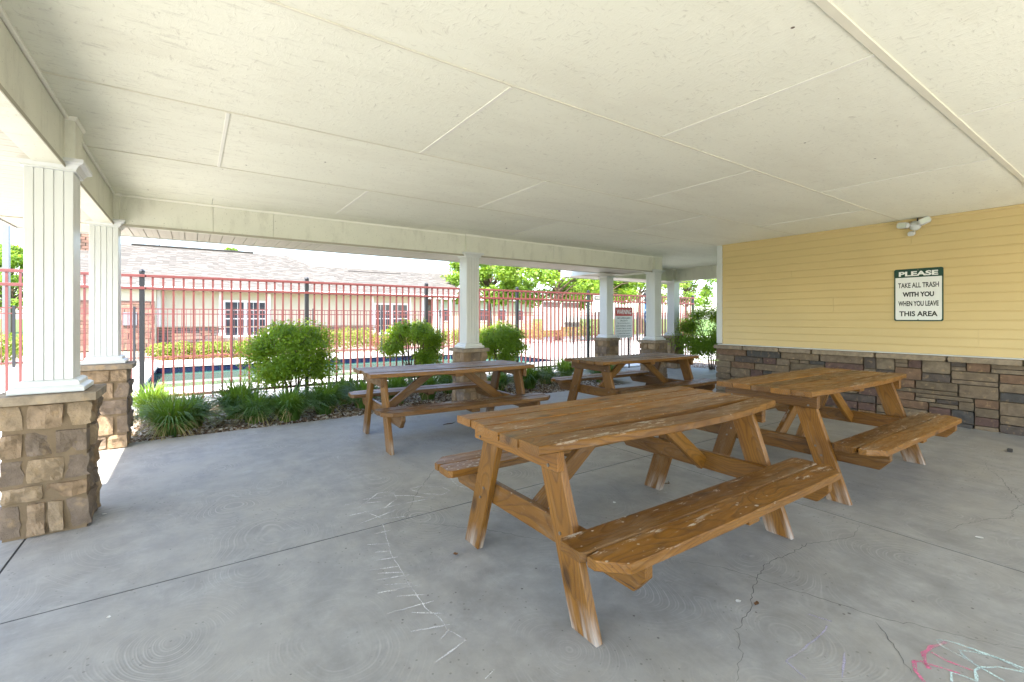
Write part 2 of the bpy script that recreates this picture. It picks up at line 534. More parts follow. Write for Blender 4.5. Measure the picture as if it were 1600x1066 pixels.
# shingle roof: tone per tab comes from geometry, see shingle_roof
def mat_tabs(name):
    m = NT(name)
    a = m.n('Attribute', attribute_name='tone').outputs['Fac']
    c = m.ramp(a, [(0, (.092, .084, .074)), (.25, (.110, .099, .088)), (.5, (.100, .092, .082)), (.75, (.124, .112, .098)), (1, (.088, .081, .073))])
    c = m.mix(m.math('MULTIPLY', m.noise(m.pos(), 40, 3), .3), c, (.10, .091, .08))
    return m.fin(c, .9, None, .2)


M['tabs'] = mat_tabs('shingle_tabs')

# ================================================================== SETTING
bm = bmesh.new()
for (x0, x1, y0, y1) in ((-400, -14.0, -400, 700), (24.0, 400, -400, 700), (-14.0, 24.0, 17.8, 700), (-14.0, -6.6, -400, 6.58 * H), (13.2, 24.0, -400, 6.58 * H), (-6.6, 13.2, -400, -15.9)):
    bm.faces.new([bm.verts.new(c) for c in ((x0, y0, -.04), (x1, y0, -.04), (x1, y1, -.04), (x0, y1, -.04))])
o = bm_link('lawn', bm, M['lawn'])
tag(o, kind='structure')

SLAB_Y1 = 4.78 * H
SLX = [-.92 * H, -.62 * H, 2.69 * H, 6.02 * H, 8.35 * H]
SLY = [-2.4 * H, -.35 * H, 2.195 * H, SLAB_Y1]
floor = empty('concrete_floor', (0, 0, 0))
tag(floor, kind='structure')
box('slab_bed', SLX[0] + .02, SLX[-1] - .02, SLY[0] + .02, SLAB_Y1 - .01, -.25, -.0025, M['joint'], floor)
box('slab_bed', SLX[3] - .5, SLX[4] - .05, SLAB_Y1 - .005, 6.28 * H, -.25, -.0125, M['joint'], floor)
g = .0055
for i in range(len(SLX) - 1):
    for j in range(len(SLY) - 1):
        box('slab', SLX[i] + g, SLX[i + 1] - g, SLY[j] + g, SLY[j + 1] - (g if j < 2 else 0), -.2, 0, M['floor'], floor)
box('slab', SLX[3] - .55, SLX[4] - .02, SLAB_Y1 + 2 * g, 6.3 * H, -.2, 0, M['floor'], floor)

bed = box('bed_ground', SLX[0] - .1, SLX[3] - .56, SLAB_Y1 + .004, 6.58 * H, -.2, -.055, M['mulch'])
tag(bed, kind='structure')
bed2 = box('bed_ground', SLX[4] - .016, 13.3, 3.6 * H, 6.58 * H, -.2, -.055, M['mulch'])
tag(bed2, kind='structure')
walk = box('path_or_bounce_slab', SLX[0] - 5.5, SLX[0] - .104, -16.0, 6.58 * H, -.2, -.03, M['deck'])
tag(walk, kind='structure')

bounce_slab = box('path_or_bounce_slab', SLX[0] - .1, 9.0 * H, -16.0, SLY[0] - .004, -.2, -.034, M['deck'])  # unseen concrete behind the camera, added to bounce light onto the ceiling
tag(bounce_slab, kind='structure')

# pool deck with a real basin in it
PX0, PX1, PY0, PY1 = -.62 * H, 7.5 * H, 8.3 * H, 12.3 * H
pool_poly = [(PX0, PY0), (PX1, PY0), (PX1, PY1 - 2.6), (PX1 - .25, PY1 - 1.9), (PX1 - .9, PY1 - 1.0), (PX1 - 1.9, PY1 - .35), (PX1 - 3.0, PY1), (PX0, PY1)]
DZ = -.02
deck = empty('pavement', (0, 0, 0))
tag(deck, kind='structure')
DX0, DX1, DY0, DY1 = -14.0, 24.0, 6.58 * H + .004, 17.8


def poly_ring(name, outer, inner, z0, z1, mat, parent):
    """flat ring between two outlines of the same length, with inner side walls"""
    bm = bmesh.new()
    n = len(outer)
    ot = [bm.verts.new((x, y, z1)) for x, y in outer]
    it = [bm.verts.new((x, y, z1)) for x, y in inner]
    ob = [bm.verts.new((x, y, z0)) for x, y in outer]
    ib = [bm.verts.new((x, y, z0)) for x, y in inner]
    for i in range(n):
        k = (i + 1) % n
        bm.faces.new((ot[i], ot[k], it[k], it[i]))
        bm.faces.new((ob[i], ib[i], ib[k], ob[k]))
        bm.faces.new((it[i], it[k], ib[k], ib[i]))
        bm.faces.new((ot[i], ob[i], ob[k], ot[k]))
    return bm_link(name, bm, mat, parent)


outer = [(DX0, DY0), (DX1, DY0), (DX1, PY1 - 2.6), (DX1, PY1 - 1.9), (DX1, PY1 - 1.0), (DX1, PY1 - .35), (DX1, DY1), (DX0, DY1)]


def grow(poly, d):
    n = len(poly)
    res = []
    for i in range(n):
        p0, p1, p2 = Vector(poly[i - 1]), Vector(poly[i]), Vector(poly[(i + 1) % n])
        e1, e2 = (p1 - p0).normalized(), (p2 - p1).normalized()
        n1, n2 = Vector((e1.y, -e1.x)), Vector((e2.y, -e2.x))
        b = (n1 + n2).normalized()
        res.append(tuple(p1 + b * (d / max(.3, b.dot(n1)))))
    return res


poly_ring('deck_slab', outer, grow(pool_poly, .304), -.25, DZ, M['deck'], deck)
pool = empty('swimming_pool', (3.5, 13, 0))
tag(pool, 'rectangular in ground pool of green water with a dark blue tile line', 'pool')
PP = Vector((3.5, 13, 0))
loc = lambda poly: [(x - PP.x, y - PP.y) for x, y in poly]
poly_ring('coping', loc(grow(pool_poly, .30)), loc(grow(pool_poly, -.03)), -.07, DZ + .012, M['deck'], pool)
poly_ring('basin_wall', loc(grow(pool_poly, .06)), loc(pool_poly), -1.3, -.074, M['pooltile'], pool)
bm = bmesh.new()
bm.faces.new([bm.verts.new((x, y, -.26)) for x, y in loc(grow(pool_poly, -.002))])
bm_link('water', bm, M['water'], pool)
# waterline tiles, one by one on the far and left sides
tl = bmesh.new()
add_box(tl, -.074, .074, -.006, .006, -.072, .072, .004)
tile_me = bpy.data.meshes.new('tile')
tl.to_mesh(tile_me)
tl.free()
tile_me.materials.append(M['tile'])
inner = loc(pool_poly)
nt_ = 0
for i in range(len(inner)):
    a, b = Vector(inner[i]), Vector(inner[(i + 1) % len(inner)])
    if i == 0: continue
    d = b - a
    k = int(d.length / .156)
    ang = math.atan2(d.y, d.x)
    nrm = Vector((-d.y, d.x)).normalized()
    for j in range(k):
        p = a + d * ((j + .5) / k) + nrm * .008
        t = link('tile', tile_me, None, pool, Matrix.Translation((p.x, p.y, -.15)) @ Matrix.Rotation(ang, 4, 'Z'))
        nt_ += 1

# low edging and bed along the clubhouse
b4 = box('bed_ground', -9, 12, 17.9, 23.9, -.2, -.03, M['mulch'])
tag(b4, kind='structure')
pv = box('path_or_bounce_slab', 12.0, 30.0, 17.9, 24.5, -.2, -.024, M['deck'])
tag(pv, kind='structure')

# ================================================================== PAVILION ROOF
CZ = 1.968 * H
BZ = 1.728 * H
roof = empty('pavilion_roof', (2.5 * H, 1.5 * H, BZ))
tag(roof, 'white painted strandboard ceiling and beams covering the whole picnic area', 'roof')
RO = Vector((2.5 * H, 1.5 * H, BZ))


def rbox(name, x0, x1, y0, y1, z0, z1, mat, bev=0.0):
    return box(name, x0 - RO.x, x1 - RO.x, y0 - RO.y, y1 - RO.y, z0 - RO.z, z1 - RO.z, mat, roof, bev)


BXL = -.5 * H          # inner face of left beam
BYB = 4.71 * H         # inner face of back beam
BT = .11 * H           # beam thickness
WX = 5.8 * H           # siding wall face
WY = 3.516 * H         # wall corner
YN = -1.7 * H         # near end of roof
XB = 6.05 * H          # breezeway columns
YB2 = 5.79 * H
XR = 7.95 * H
SH = 1.2192
ROWS = [.62 * H + SH * k for k in range(-3, 5)]
L2 = 2.4384
for r in range(-3, 4):
    y0 = .62 * H + SH * r
    y1 = y0 + SH
    ph = .14 * H if r % 2 == 0 else 1.10 * H
    x = ph - 2 * L2
    while x < XR:
        xa, xb = max(x, BXL - .02), min(x + L2, XR + .02)
        ya, yb = max(y0, YN), y1
        if xb - xa > .05 and yb - ya > .05:
            rbox('ceiling_panel', xa + .002, xb - .002, ya + .002, yb - .002, CZ, CZ + .012, M['ceil'], .0015)
            if x > BXL + .1 and x < WX - .05 and r >= -1:
                rbox('batten', x - .011, x + .011, ya + .016, yb - .016, CZ - .006, CZ - .0005, M['batten'], .002)
        x += L2
    if r >= -1:
        wd = .019 if r == 0 else .007
        rbox('seam_strip', BXL + .004, WX - .004 if r < 3 else WX + .2, y0 - wd, y0 + wd, CZ - (.009 if r == 0 else .005), CZ - .0008, M['strip'], .002)
# strips between the last full row and the outer beams
ylast = .62 * H + SH * 4
x = .14 * H - L2
while x < XR:
    xa, xb = max(x, BXL - .02), min(x + L2, XR + .02)
    if xb - xa > .05:
        rbox('ceiling_panel', xa + .002, xb - .002, ylast + .002, min(ylast + SH, YB2 + .06) - .002, CZ, CZ + .012, M['ceil'], .0015)
    x += L2
rbox('ceiling_panel', XB - .1, XR + .02, ylast + SH + .002, YB2 + .06, CZ, CZ + .012, M['ceil'], .0015)
rbox('roof_deck', BXL - .16, XR + .15, YN - .1, YB2 + .15, CZ + .02, CZ + .05, M['dark'])
# quarter round where ceiling meets beams
rbox('trim_strip', BXL + .001, BXL + .02, YN, BYB, CZ - .022, CZ - .001, M['batten'], .004)
rbox('trim_strip', BXL + .021, XB - .1, BYB - .02, BYB - .001, CZ - .022, CZ - .001, M['batten'], .004)

# beams, in lengths with visible joints
def beam_x(x0, x1, yf, yb, cuts):
    xs = [x0] + [c for c in cuts if x0 < c < x1] + [x1]
    for a, b in zip(xs, xs[1:]):
        rbox('beam', a + .0012, b - .0012, yf, yb, BZ, CZ - .001, M['beam'], .003)


def beam_y(xf, xb, y0, y1, cuts):
    ys = [y0] + sorted(c for c in cuts if y0 < c < y1) + [y1]
    for a, b in zip(ys, ys[1:]):
        rbox('beam', xf, xb, a + .0012, b - .0012, BZ, CZ - .001, M['beam'], .003)


beam_x(BXL - BT, XB + .055, BYB, BYB + BT, [AY(333, BYB), AY(427, BYB), AY(865, BYB), AY(925, BYB)])
beam_y(BXL - BT, BXL, YN, BYB - .001, [2.62 * H, .7])
beam_x(XB - BT / 2, XR + BT / 2, YB2 - BT / 2, YB2 + BT / 2, [7.1 * H])
beam_y(XB - BT / 2, XB + BT / 2, BYB + BT + .001, YB2 - BT / 2 - .001, [])
beam_y(XR - BT / 2, XR + BT / 2, WY + .1, YB2 - BT / 2 - .001, [4.75 * H])
beam_x(BXL - BT, WX + .1, YN - BT, YN, [1.0, 4.0])
# thin metal drip edge under the beams
rbox('drip_edge', BXL + .0005, BXL + .006, YN, BYB - .002, BZ - .012, BZ + .012, M['seam'])
rbox('drip_edge', BXL + .008, XB - .1, BYB - .006, BYB - .0005, BZ - .012, BZ + .012, M['seam'])

# soffit boards
OV = .6 * H
SB = .118
EX0 = BXL - BT - OV + .06
EY1 = 5.33 * H
sof = bmesh.new()
hw, hl = SB / 2 - .003, OV / 2 - .012
add_box(sof, -hl, hl, -hw, -.006, -.008, .004, .0015)
add_box(sof, -hl, hl, -.0055, hw, -.008, .004, .0015)
sof_me = bpy.data.meshes.new('soffit_board')
bmesh.ops.recalc_face_normals(sof, faces=sof.faces)
sof.to_mesh(sof_me)
sof.free()
sof_me.materials.append(M['soffit'])


def soffit_run(x0, y0, x1, y1, across_x):
    """boards along a run; across_x: board length lies along x"""
    n = int(((y1 - y0) if across_x else (x1 - x0)) / SB)
    for i in range(n):
        if across_x:
            mt = Matrix.Translation((x0 - RO.x, y0 + (i + .5) * SB - RO.y, .012))
        else:
            mt = Matrix.Translation((x0 + (i + .5) * SB - RO.x, y0 - RO.y, .012)) @ Matrix.Rotation(R(90), 4, 'Z')
        link('soffit_board', sof_me, None, roof, mt)


XL_C = (EX0 + BXL - BT) / 2
soffit_run(XL_C, 1.0, XL_C, BYB + BT, True)
YB_C = (BYB + BT + EY1) / 2
soffit_run(BXL - BT, YB_C, XB - BT / 2 - OV + .02, YB_C, False)
# corner piece, mitred
rbox('soffit_corner', EX0 + .012, BXL - BT - .004, BYB + BT + .004, EY1 - .012, BZ + .004, BZ + .016, M['soffit'])
# breezeway soffits
EX5 = XB - BT / 2 - OV + .03
EYB = YB2 + BT / 2 + OV - .24
soffit_run((EX5 + XB - BT / 2) / 2, EY1 - .012, 0, YB2 + BT / 2, True)
soffit_run(XB - BT / 2, (YB2 + BT / 2 + EYB) / 2, XR + BT / 2, 0, False)
rbox('soffit_corner', EX5 + .012, XB - BT / 2 - .004, YB2 + BT / 2 + .004, EYB - .012, BZ + .004, BZ + .016, M['soffit'])
rbox('soffit_backing', EX0 + .005, BXL - BT - .002, YN - .4, EY1 - .005, BZ + .022, BZ + .03, M['seam'])
rbox('soffit_backing', BXL - BT, XB - BT / 2 - .002, BYB + BT + .003, EY1 - .005, BZ + .022, BZ + .03, M['seam'])
rbox('soffit_backing', EX5, XB - BT / 2 - .004, EY1, EYB - .005, BZ + .022, BZ + .03, M['seam'])
rbox('soffit_backing', XB - BT / 2, XR + .8, YB2 + BT / 2 + .003, EYB - .005, BZ + .022, BZ + .03, M['seam'])
# fascia boards at the eaves
rbox('fascia', EX0 - .022, EX0, YN - .5, EY1 + .022, BZ - .006, BZ + .17, M['white'], .002)
rbox('fascia', EX0, EX5 + .0, EY1, EY1 + .022, BZ - .006, BZ + .17, M['white'], .002)
rbox('fascia', EX5 - .022, EX5, EY1 + .023, EYB + .022, BZ - .006, BZ + .17, M['white'], .002)
rbox('fascia', EX5, XR + .85, EYB, EYB + .022, BZ - .006, BZ + .17, M['white'], .002)


rbox('roof_or_shade_plane', -2.1 * H, EX0 - .035, YN - .4, 2.95 * H, BZ + .02, BZ + .16, M['white'])  # assumed roof strip out of view, added to block sun from the floor


def roof_quad(pts):
    bm = bmesh.new()
    lo = [bm.verts.new(Vector(p) - RO) for p in pts]
    hi = [bm.verts.new(Vector(p) - RO + Vector((0, 0, .03))) for p in pts]
    n = len(pts)
    bm.faces.new(lo[::-1])
    bm.faces.new(hi)
    for i in range(n):
        bm.faces.new((lo[i], lo[(i + 1) % n], hi[(i + 1) % n], hi[i]))
    return bm_link('roof_or_shade_plane', bm, M['roof'], roof)


ze = BZ + .172
zk = CZ + .30
xm, ym = BXL + .3, BYB - .3
roof_quad([(EX0 - .03, EY1 + .03, ze), (EX5, EY1 + .03, ze), (EX5, ym, zk), (xm, ym, zk)])
roof_quad([(EX0 - .03, EY1 + .03, ze), (xm, ym, zk), (xm, YN - .3, zk), (EX0 - .03, YN - .5, ze)])
roof_quad([(xm, ym, zk + .002), (xm, YN - .3, zk + .002), (11 * H, YN - .3, zk + .002), (11 * H, ym, zk + .002)])
roof_quad([(EX5 - .03, EYB + .03, ze), (XB + .4, YB2 - .5, zk), (XB + .4, ym, zk), (EX5 - .03, EY1, ze)])
roof_quad([(EX5 - .03, EYB + .03, ze), (XR + .85, EYB + .03, ze), (XR + .85, YB2 - .5, zk), (XB + .4, YB2 - .5, zk)])
roof_quad([(XB + .4, ym, zk + .004), (XR + .85, ym, zk + .004), (XR + .85, YB2 - .5, zk + .004), (XB + .4, YB2 - .5, zk + .004)])


# ================================================================== COLUMNS
def stone_block(w_, h_, d_, seed, amp, nx, nz, ny=2):
    """rough-faced block: x width, y depth (front = -y), z height; origin at its centre"""
    bm = bmesh.new()
    bmesh.ops.create_cube(bm, size=1.0)
    for e_ax, n in ((0, nx), (2, nz), (1, ny)):
        if n > 1:
            es = [e for e in bm.edges if abs((e.verts[0].co - e.verts[1].co)[e_ax]) > .4 and all(abs((e.verts[0].co - e.verts[1].co)[k]) < 1e-4 for k in range(3) if k != e_ax)]
            if e_ax == 0:
                bmesh.ops.subdivide_edges(bm, edges=es, cuts=n - 1, use_grid_fill=True)
            else:
                lim = [e for e in bm.edges if abs((e.verts[0].co - e.verts[1].co)[e_ax]) > .4]
                bmesh.ops.subdivide_edges(bm, edges=lim, cuts=n - 1, use_grid_fill=True)
    for v in bm.verts:
        c = v.co
        q = Vector((c.x * w_ * 9 + seed * 3.7, c.y * d_ * 9 + seed * 1.3, c.z * h_ * 9 - seed * 2.1))
        nv = Vector((mnoise.noise(q), mnoise.noise(q + Vector((31, 0, 0))), mnoise.noise(q + Vector((0, 47, 0)))))
        ex = (abs(c.x) > .49) + (abs(c.y) > .49) + (abs(c.z) > .49)
        sh = 1 - (.0 if ex == 1 else .045 if ex == 2 else .085)
        v.co = Vector((c.x * w_ * (1 - .55 * (1 - sh)), c.y * d_ * (sh if ex > 1 else 1.0), c.z * h_ * (1 - .9 * (1 - sh))))
        q2 = q * 2.7
        nv = nv + .45 * Vector((mnoise.noise(q2), mnoise.noise(q2 + Vector((31, 0, 0))), mnoise.noise(q2 + Vector((0, 47, 0)))))
        v.co += Vector((nv.x * amp * .22, nv.y * amp, nv.z * amp * .2))
        if ex == 1 and abs(c.y) > .49:
            v.co.y += math.copysign(amp * (.75 + 1.3 * nv.z), c.y)
        if ex == 1 and abs(c.x) > .49:
            v.co.x += math.copysign(amp * (.55 + 1.2 * nv.y), c.x)
    return bm


def shaft_poly(a, flutes, gd=.007, gw=.006):
    pts = []
    for k in range(4):
        ang = k * math.pi / 2
        ca, sa = math.cos(ang), math.sin(ang)
        seq = [(-a + .003, -a)]
        for i in range(1, flutes):
            x = -a + 2 * a * i / flutes
            seq += [(x - gw / 2, -a), (x - gw / 4, -a + gd), (x + gw / 4, -a + gd), (x + gw / 2, -a)]
        seq += [(a - .003, -a)]
        pts += [(x * ca - y * sa, x * sa + y * ca) for x, y in seq]
    return pts


COURSES = [.19, .125, .165, .135, .155]


def column(cx, cy, seed, label, detail=True, beam_block=True):
    t = empty('stone_column', (cx, cy, 0))
    tag(t, label, 'column', 'columns holding up the pavilion roof')
    rr = random.Random(seed)
    hs = .19
    prism('mortar_core', [(-hs + .012, -hs + .012), (hs - .012, -hs + .012), (hs - .012, hs - .012), (-hs + .012, hs - .012)], -.1, .772, M['mortar'], t)
    z = .004
    cs = COURSES[:]
    rr.shuffle(cs)
    if detail == 2:
        cs = [.20, .10, .155, .155, .16]
    nx, nz = (8, 5) if detail == 2 else (5, 4)
    for ci, ch in enumerate(cs):
        hgt = ch - .014
        zc = z + ch / 2
        d = .10
        fullx = (ci + seed) % 2 == 0
        # the two faces that run corner to corner on this course, then the two between
        for face in range(4):
            ang = face * math.pi / 2
            through = (face % 2 == 0) == fullx
            span = 2 * hs if through else 2 * hs - 2 * d - .012
            n = rr.choice((2, 2, 3)) if span > .3 else rr.choice((1, 1, 2))
            cut = [0] + sorted(rr.uniform(.28, .72) if n == 2 else (.3, .66)[i] + rr.uniform(-.08, .08) for i in range(n - 1)) + [1]
            for i in range(n):
                wd = (cut[i + 1] - cut[i]) * span - .014
                xc = -span / 2 + (cut[i] + cut[i + 1]) / 2 * span
                bmq = stone_block(wd, hgt + rr.uniform(-.006, .004), d, rr.uniform(0, 60), (.034 if detail == 2 else .026), nx if wd > .12 else 4, nz, 3)
                mt = Matrix.Rotation(ang, 4, 'Z') @ Matrix.Translation((xc, -hs + d / 2 - .006, zc))
                bm_link('stone', bmq, M['stone'], t, mt)
        z += ch
    cb = stone_block(.47, .05, .47, seed, .004, 8, 1, 8)
    bm_link('cap_stone', cb, M['capstone'], t, Matrix.Translation((0, 0, .797)))
    bm = bmesh.new()
    add_sqloft(bm, 0, 0, [(.163, .826), (.165, .830), (.165, .852), (.152, .862), (.140, .866), (.138, .884), (.128, .894), (.116, .898)])
    bm_link('base_moulding', bm, M['white'], t)
    a = .108
    bm = bmesh.new()
    add_prism(bm, shaft_poly(a, 5), .8985, BZ - .032)
    bm_link('shaft', bm, M['white'], t)
    bm = bmesh.new()
    add_sqloft(bm, 0, 0, [(.116, BZ - .0315), (.122, BZ - .028), (.122, BZ - .018), (.138, BZ + .006), (.152, BZ + .012), (.160, BZ + .018), (.160, BZ + .040), (.14, BZ + .044)])
    bm_link('crown_moulding', bm, M['white'], t)
    bm = bmesh.new()
    add_sqloft(bm, 0, 0, [(.118, BZ + .01), (.118, CZ - .004)])
    bmesh.ops.bevel(bm, geom=list(bm.edges), offset=.004, segments=1, affect='EDGES')
    bm_link('beam_block', bm, M['beam'], t)
    bm = bmesh.new()
    add_sqloft(bm, 0, 0, [(.121, CZ - .026), (.130, CZ - .010), (.130, CZ - .002)])
    bm_link('ceiling_trim', bm, M['batten'], t)
    return t


CXL = -.555 * H
CYB = 4.77 * H
column(CXL, 3.12 * H, 3, 'white fluted column with wide rough stone base on open floor, before the corner column', 2)
column(CXL, CYB, 8, 'white column with partly sunlit stone base, at the corner of the two beams')
column(2.69 * H, CYB, 5, 'white column standing alone behind the back left picnic table')
column(XB, CYB, 9, 'white column where the long back beam ends, right of the warning sign')
column(XB, YB2, 12, 'far white column with sunlit stone base just left of the warning sign')
column(XR, YB2, 15, 'far white column beside the leafy shrub near the siding wall')

# ================================================================== SIDING WALL
wall = empty('siding_wall', (WX, 2.0, 0))
tag(wall, 'yellow tan clapboard wall over a ledge stone base, carrying the trash notice', 'wall')
WO = Vector((WX, 2.0, 0))


def wbox(name, x0, x1, y0, y1, z0, z1, mat, bev=0.0):
    return box(name, x0 - WO.x, x1 - WO.x, y0 - WO.y, y1 - WO.y, z0, z1, mat, wall, bev)


WYN = YN
wbox('wall_core', WX + .02, WX + .16, WYN, WY - .01, 0.0, CZ - .002, M['mortar_grey'])
wbox('return_wall', WX + .161, XR - .2, WY - .16, WY - .01, 0.0, CZ - .002, M['club_siding'])
# clapboards: tapered section, thick at the bottom edge, one object per length
z = .835
NB = 16
ex = (CZ - .004 - z) / NB
cuts = {1: [AY_ for AY_ in (1.30,)], 2: [1.30], 5: [2.75], 6: [2.75], 9: [.4], 10: [3.3], 13: [1.9]}
for k in range(NB):
    z0 = z + k * ex
    ys = [WYN] + cuts.get(k, []) + [WY - .075]
    for a, b in zip(ys, ys[1:]):
        bm = bmesh.new()
        segs = 14
        rows = []
        for i in range(segs + 1):
            y = a + .0006 + (b - a - .0012) * i / segs
            wv = .0016 * mnoise.noise(Vector((y * 2.2, k * .9, 3))) + .001 * (k / NB) * math.sin(y * 5 + k)
            sec = [(.004, z0 + ex + .004), (.018, z0 + ex + .004), (.018, z0), (-.007 + wv, z0), (-.008 + wv, z0 + .004), (-.001 + wv * .6, z0 + ex * .8), (.004, z0 + ex + .001)]
            rows.append([bm.verts.new((sx, y - WO.y, sz)) for sx, sz in sec])
        for r0, r1 in zip(rows, rows[1:]):
            for i in range(len(sec)):
                q = (i + 1) % len(sec)
                bm.faces.new((r0[i], r1[i], r1[q], r0[q]))
        bm.faces.new(rows[0])
        bm.faces.new(rows[-1][::-1])
        bm_link('clapboard', bm, M['siding'], wall)
wbox('corner_board', WX - .024, WX + .012, WY - .074, WY + .02, .845, CZ - .003, M['white'], .003)
wbox('corner_board', WX + .0125, WX + .10, WY - .009, WY + .02, .845, CZ - .003, M['white'], .003)
wbox('flashing', WX - .028, WX + .018, WYN, WY + .001, .818, .834, M['white'], .003)
wbox('frieze_strip', WX - .022, WX + .0, WYN, WY - .076, CZ - .03, CZ - .0015, M['siding'], .004)
# cap stones
y = WY + .05
rr = random.Random(4)
while y > WYN:
    ln = rr.uniform(.42, .78)
    bmq = stone_block(ln - .006, .062, .13, rr.uniform(0, 90), .006, 8, 2, 2)
    bm_link('cap_stone', bmq, M['ledge'] if False else M['capstone'], wall, Matrix.Translation((WX - .02 - WO.x, y - ln / 2 - WO.y, .786)) @ Matrix.Rotation(R(-90), 4, 'Z'))
    y -= ln
# ledge stones: random ashlar on a grid, every stone an object
GW, GH = .066, .0505
ncol, nrow = int((WY + .035 - WYN) / GW), 15
used = [[False] * ncol for _ in range(nrow)]
rr = random.Random(11)
for r in range(nrow):
    for c in range(ncol):
        if used[r][c]: continue
        fw = 0
        while c + fw < ncol and not used[r][c + fw] and fw < 10: fw += 1
        wdt = min(fw, rr.choice((2, 3, 3, 4, 5, 6, 7, 8)))
        if fw - wdt == 1: wdt = fw
        hgt = rr.choice((1, 2, 2, 2, 3)) if wdt < 6 else rr.choice((1, 2, 2))
        if wdt < 2: hgt = 1
        hgt = min(hgt, nrow - r)
        while hgt > 1 and any(used[r + i][c + j] for i in range(hgt) for j in range(wdt)): hgt -= 1
        for i in range(hgt):
            for j in range(wdt): used[r + i][c + j] = True
        yy = WY + .035 - (c + wdt / 2) * GW
        zz = .754 - (r + hgt / 2) * GH
        bmq = stone_block(wdt * GW - .006, hgt * GH - .006, .06, rr.uniform(0, 99), .008, max(3, min(6, wdt)), 2 + (hgt > 1), 1)
        dx = rr.uniform(-.006, .008)
        bm_link('stone', bmq, M['ledge'], wall, Matrix.Translation((dx + .002, yy - WO.y, zz)) @ Matrix.Rotation(R(-90), 4, 'Z'))
# stones on the visible corner return
for r in range(7):
    hh = .754 / 7
    bmq = stone_block(.17, hh - .01, .05, 300 + r, .008, 4, 3, 1)
    bm_link('stone', bmq, M['ledge'], wall, Matrix.Translation((.125, WY + .015 - WO.y, hh * (r + .5))) @ Matrix.Rotation(R(180), 4, 'Z'))


# ------------------------------------------------------------------ text
def text_mesh(body, width, height, mat, name, parent, mtx, bold=0.0, depth=.0008):
    cu = bpy.data.curves.new('lettering_curve', 'FONT')
    cu.body = body
    cu.size = 1.0
    cu.offset = bold
    cu.extrude = .0
    cu.align_x = 'CENTER'
    to = bpy.data.objects.new('lettering_source', cu)
    COL.objects.link(to)
    bpy.context.view_layer.update()
    me = bpy.data.meshes.new_from_object(to.evaluated_get(bpy.context.evaluated_depsgraph_get()))
    bpy.data.objects.remove(to)
    bpy.data.curves.remove(cu)
    xs = [v.co.x for v in me.vertices]
    ys = [v.co.y for v in me.vertices]
    sx = width / (max(xs) - min(xs))
    sy = height / (max(ys) - min(ys))
    cx, cy = (max(xs) + min(xs)) / 2, (max(ys) + min(ys)) / 2
    for v in me.vertices:
        v.co = Vector(((v.co.x - cx) * sx, (v.co.y - cy) * sy, depth))
    me.name = name
    return link(name, me, mat, parent, mtx)


def rrect(w_, h_, r, n=5):
    pts = []
    for cx, cy, a0 in ((w_ / 2 - r, h_ / 2 - r, 0), (-w_ / 2 + r, h_ / 2 - r, 90), (-w_ / 2 + r, -h_ / 2 + r, 180), (w_ / 2 - r, -h_ / 2 + r, 270)):
        for i in range(n + 1):
            a = R(a0 + 90 * i / n)
            pts.append((cx + r * math.cos(a), cy + r * math.sin(a)))
    return pts


# trash notice on the wall: local x right, y up, z out of the sign
sy0, sy1 = 1.627 * H, 1.258 * H
zt, zb = H + .481 * H, H - .030 * H
sw, shh = abs(sy0 - sy1), zt - zb
sign = empty('notice_sign', (WX - .013, (sy0 + sy1) / 2, (zt + zb) / 2))
tag(sign, 'white and dark green sign asking people to take all trash, on the clapboard wall', 'sign')
SM = Matrix(((0, 0, -1, 0), (-1, 0, 0, 0), (0, 1, 0, 0), (0, 0, 0, 1)))
prism('sign_board', rrect(sw, shh, .02), 0, .004, M['green'], sign, SM.copy())
hd = .165 * shh
ih = shh - hd - .022
prism('sign_face', [(-sw / 2 + .013, shh / 2 - hd)] + [p for p in [(x, y - hd / 2 + .011 - .008) for x, y in rrect(sw - .026, ih, .018)] if p[1] < 0][0:] + [(sw / 2 - .013, shh / 2 - hd)], .004, .0046, M['signwhite'], sign, SM.copy())


def sline(body, wf, yf, hf, mat, bold=0.0):
    text_mesh(body, wf * sw, hf * shh, mat, 'lettering', sign, SM @ Matrix.Translation((0, (.5 - yf) * shh, .0052)), bold, 0)


sline('PLEASE', .80, .095, .092, M['signwhite'], .04)
sline('TAKE ALL TRASH', .83, .315, .098, M['ink'], .022)
sline('WITH YOU', .64, .49, .092, M['ink'], .045)
sline('WHEN YOU LEAVE', .82, .665, .098, M['ink'], .03)
sline('THIS AREA', .78, .86, .098, M['ink'], .03)
for zz in (-.47, .47):
    bm = bmesh.new()
    add_tube(bm, [(0, zz * shh, .0045), (0, zz * shh, .0075)], .006, 8)
    bm_link('screw', bm, M['bolt'], sign, SM.copy())

# security light
ly = WX * 0 + (lambda u: WX * (-SA * u + CA) / (CA * u + SA))((1431 - 800) / FPX)
lz = CZ - .09
lamp = empty('security_light', (WX - .014, ly, lz))
tag(lamp, 'white twin head motion security light high on the wall above the sign', 'light')


def blob(name, prof, mat, parent, mtx, n=14):
    """lathe round local z, prof = [(r, z)]"""
    bm = bmesh.new()
    rings = [[bm.verts.new((r * math.cos(2 * math.pi * k / n), r * math.sin(2 * math.pi * k / n), z)) for k in range(n)] for r, z in prof]
    for a, b in zip(rings, rings[1:]):
        for i in range(n):
            bm.faces.new((a[i], a[(i + 1) % n], b[(i + 1) % n], b[i]))
    bm.faces.new(rings[0][::-1])
    bm.faces.new(rings[-1])
    return bm_link(name, bm, mat, parent, mtx, True)


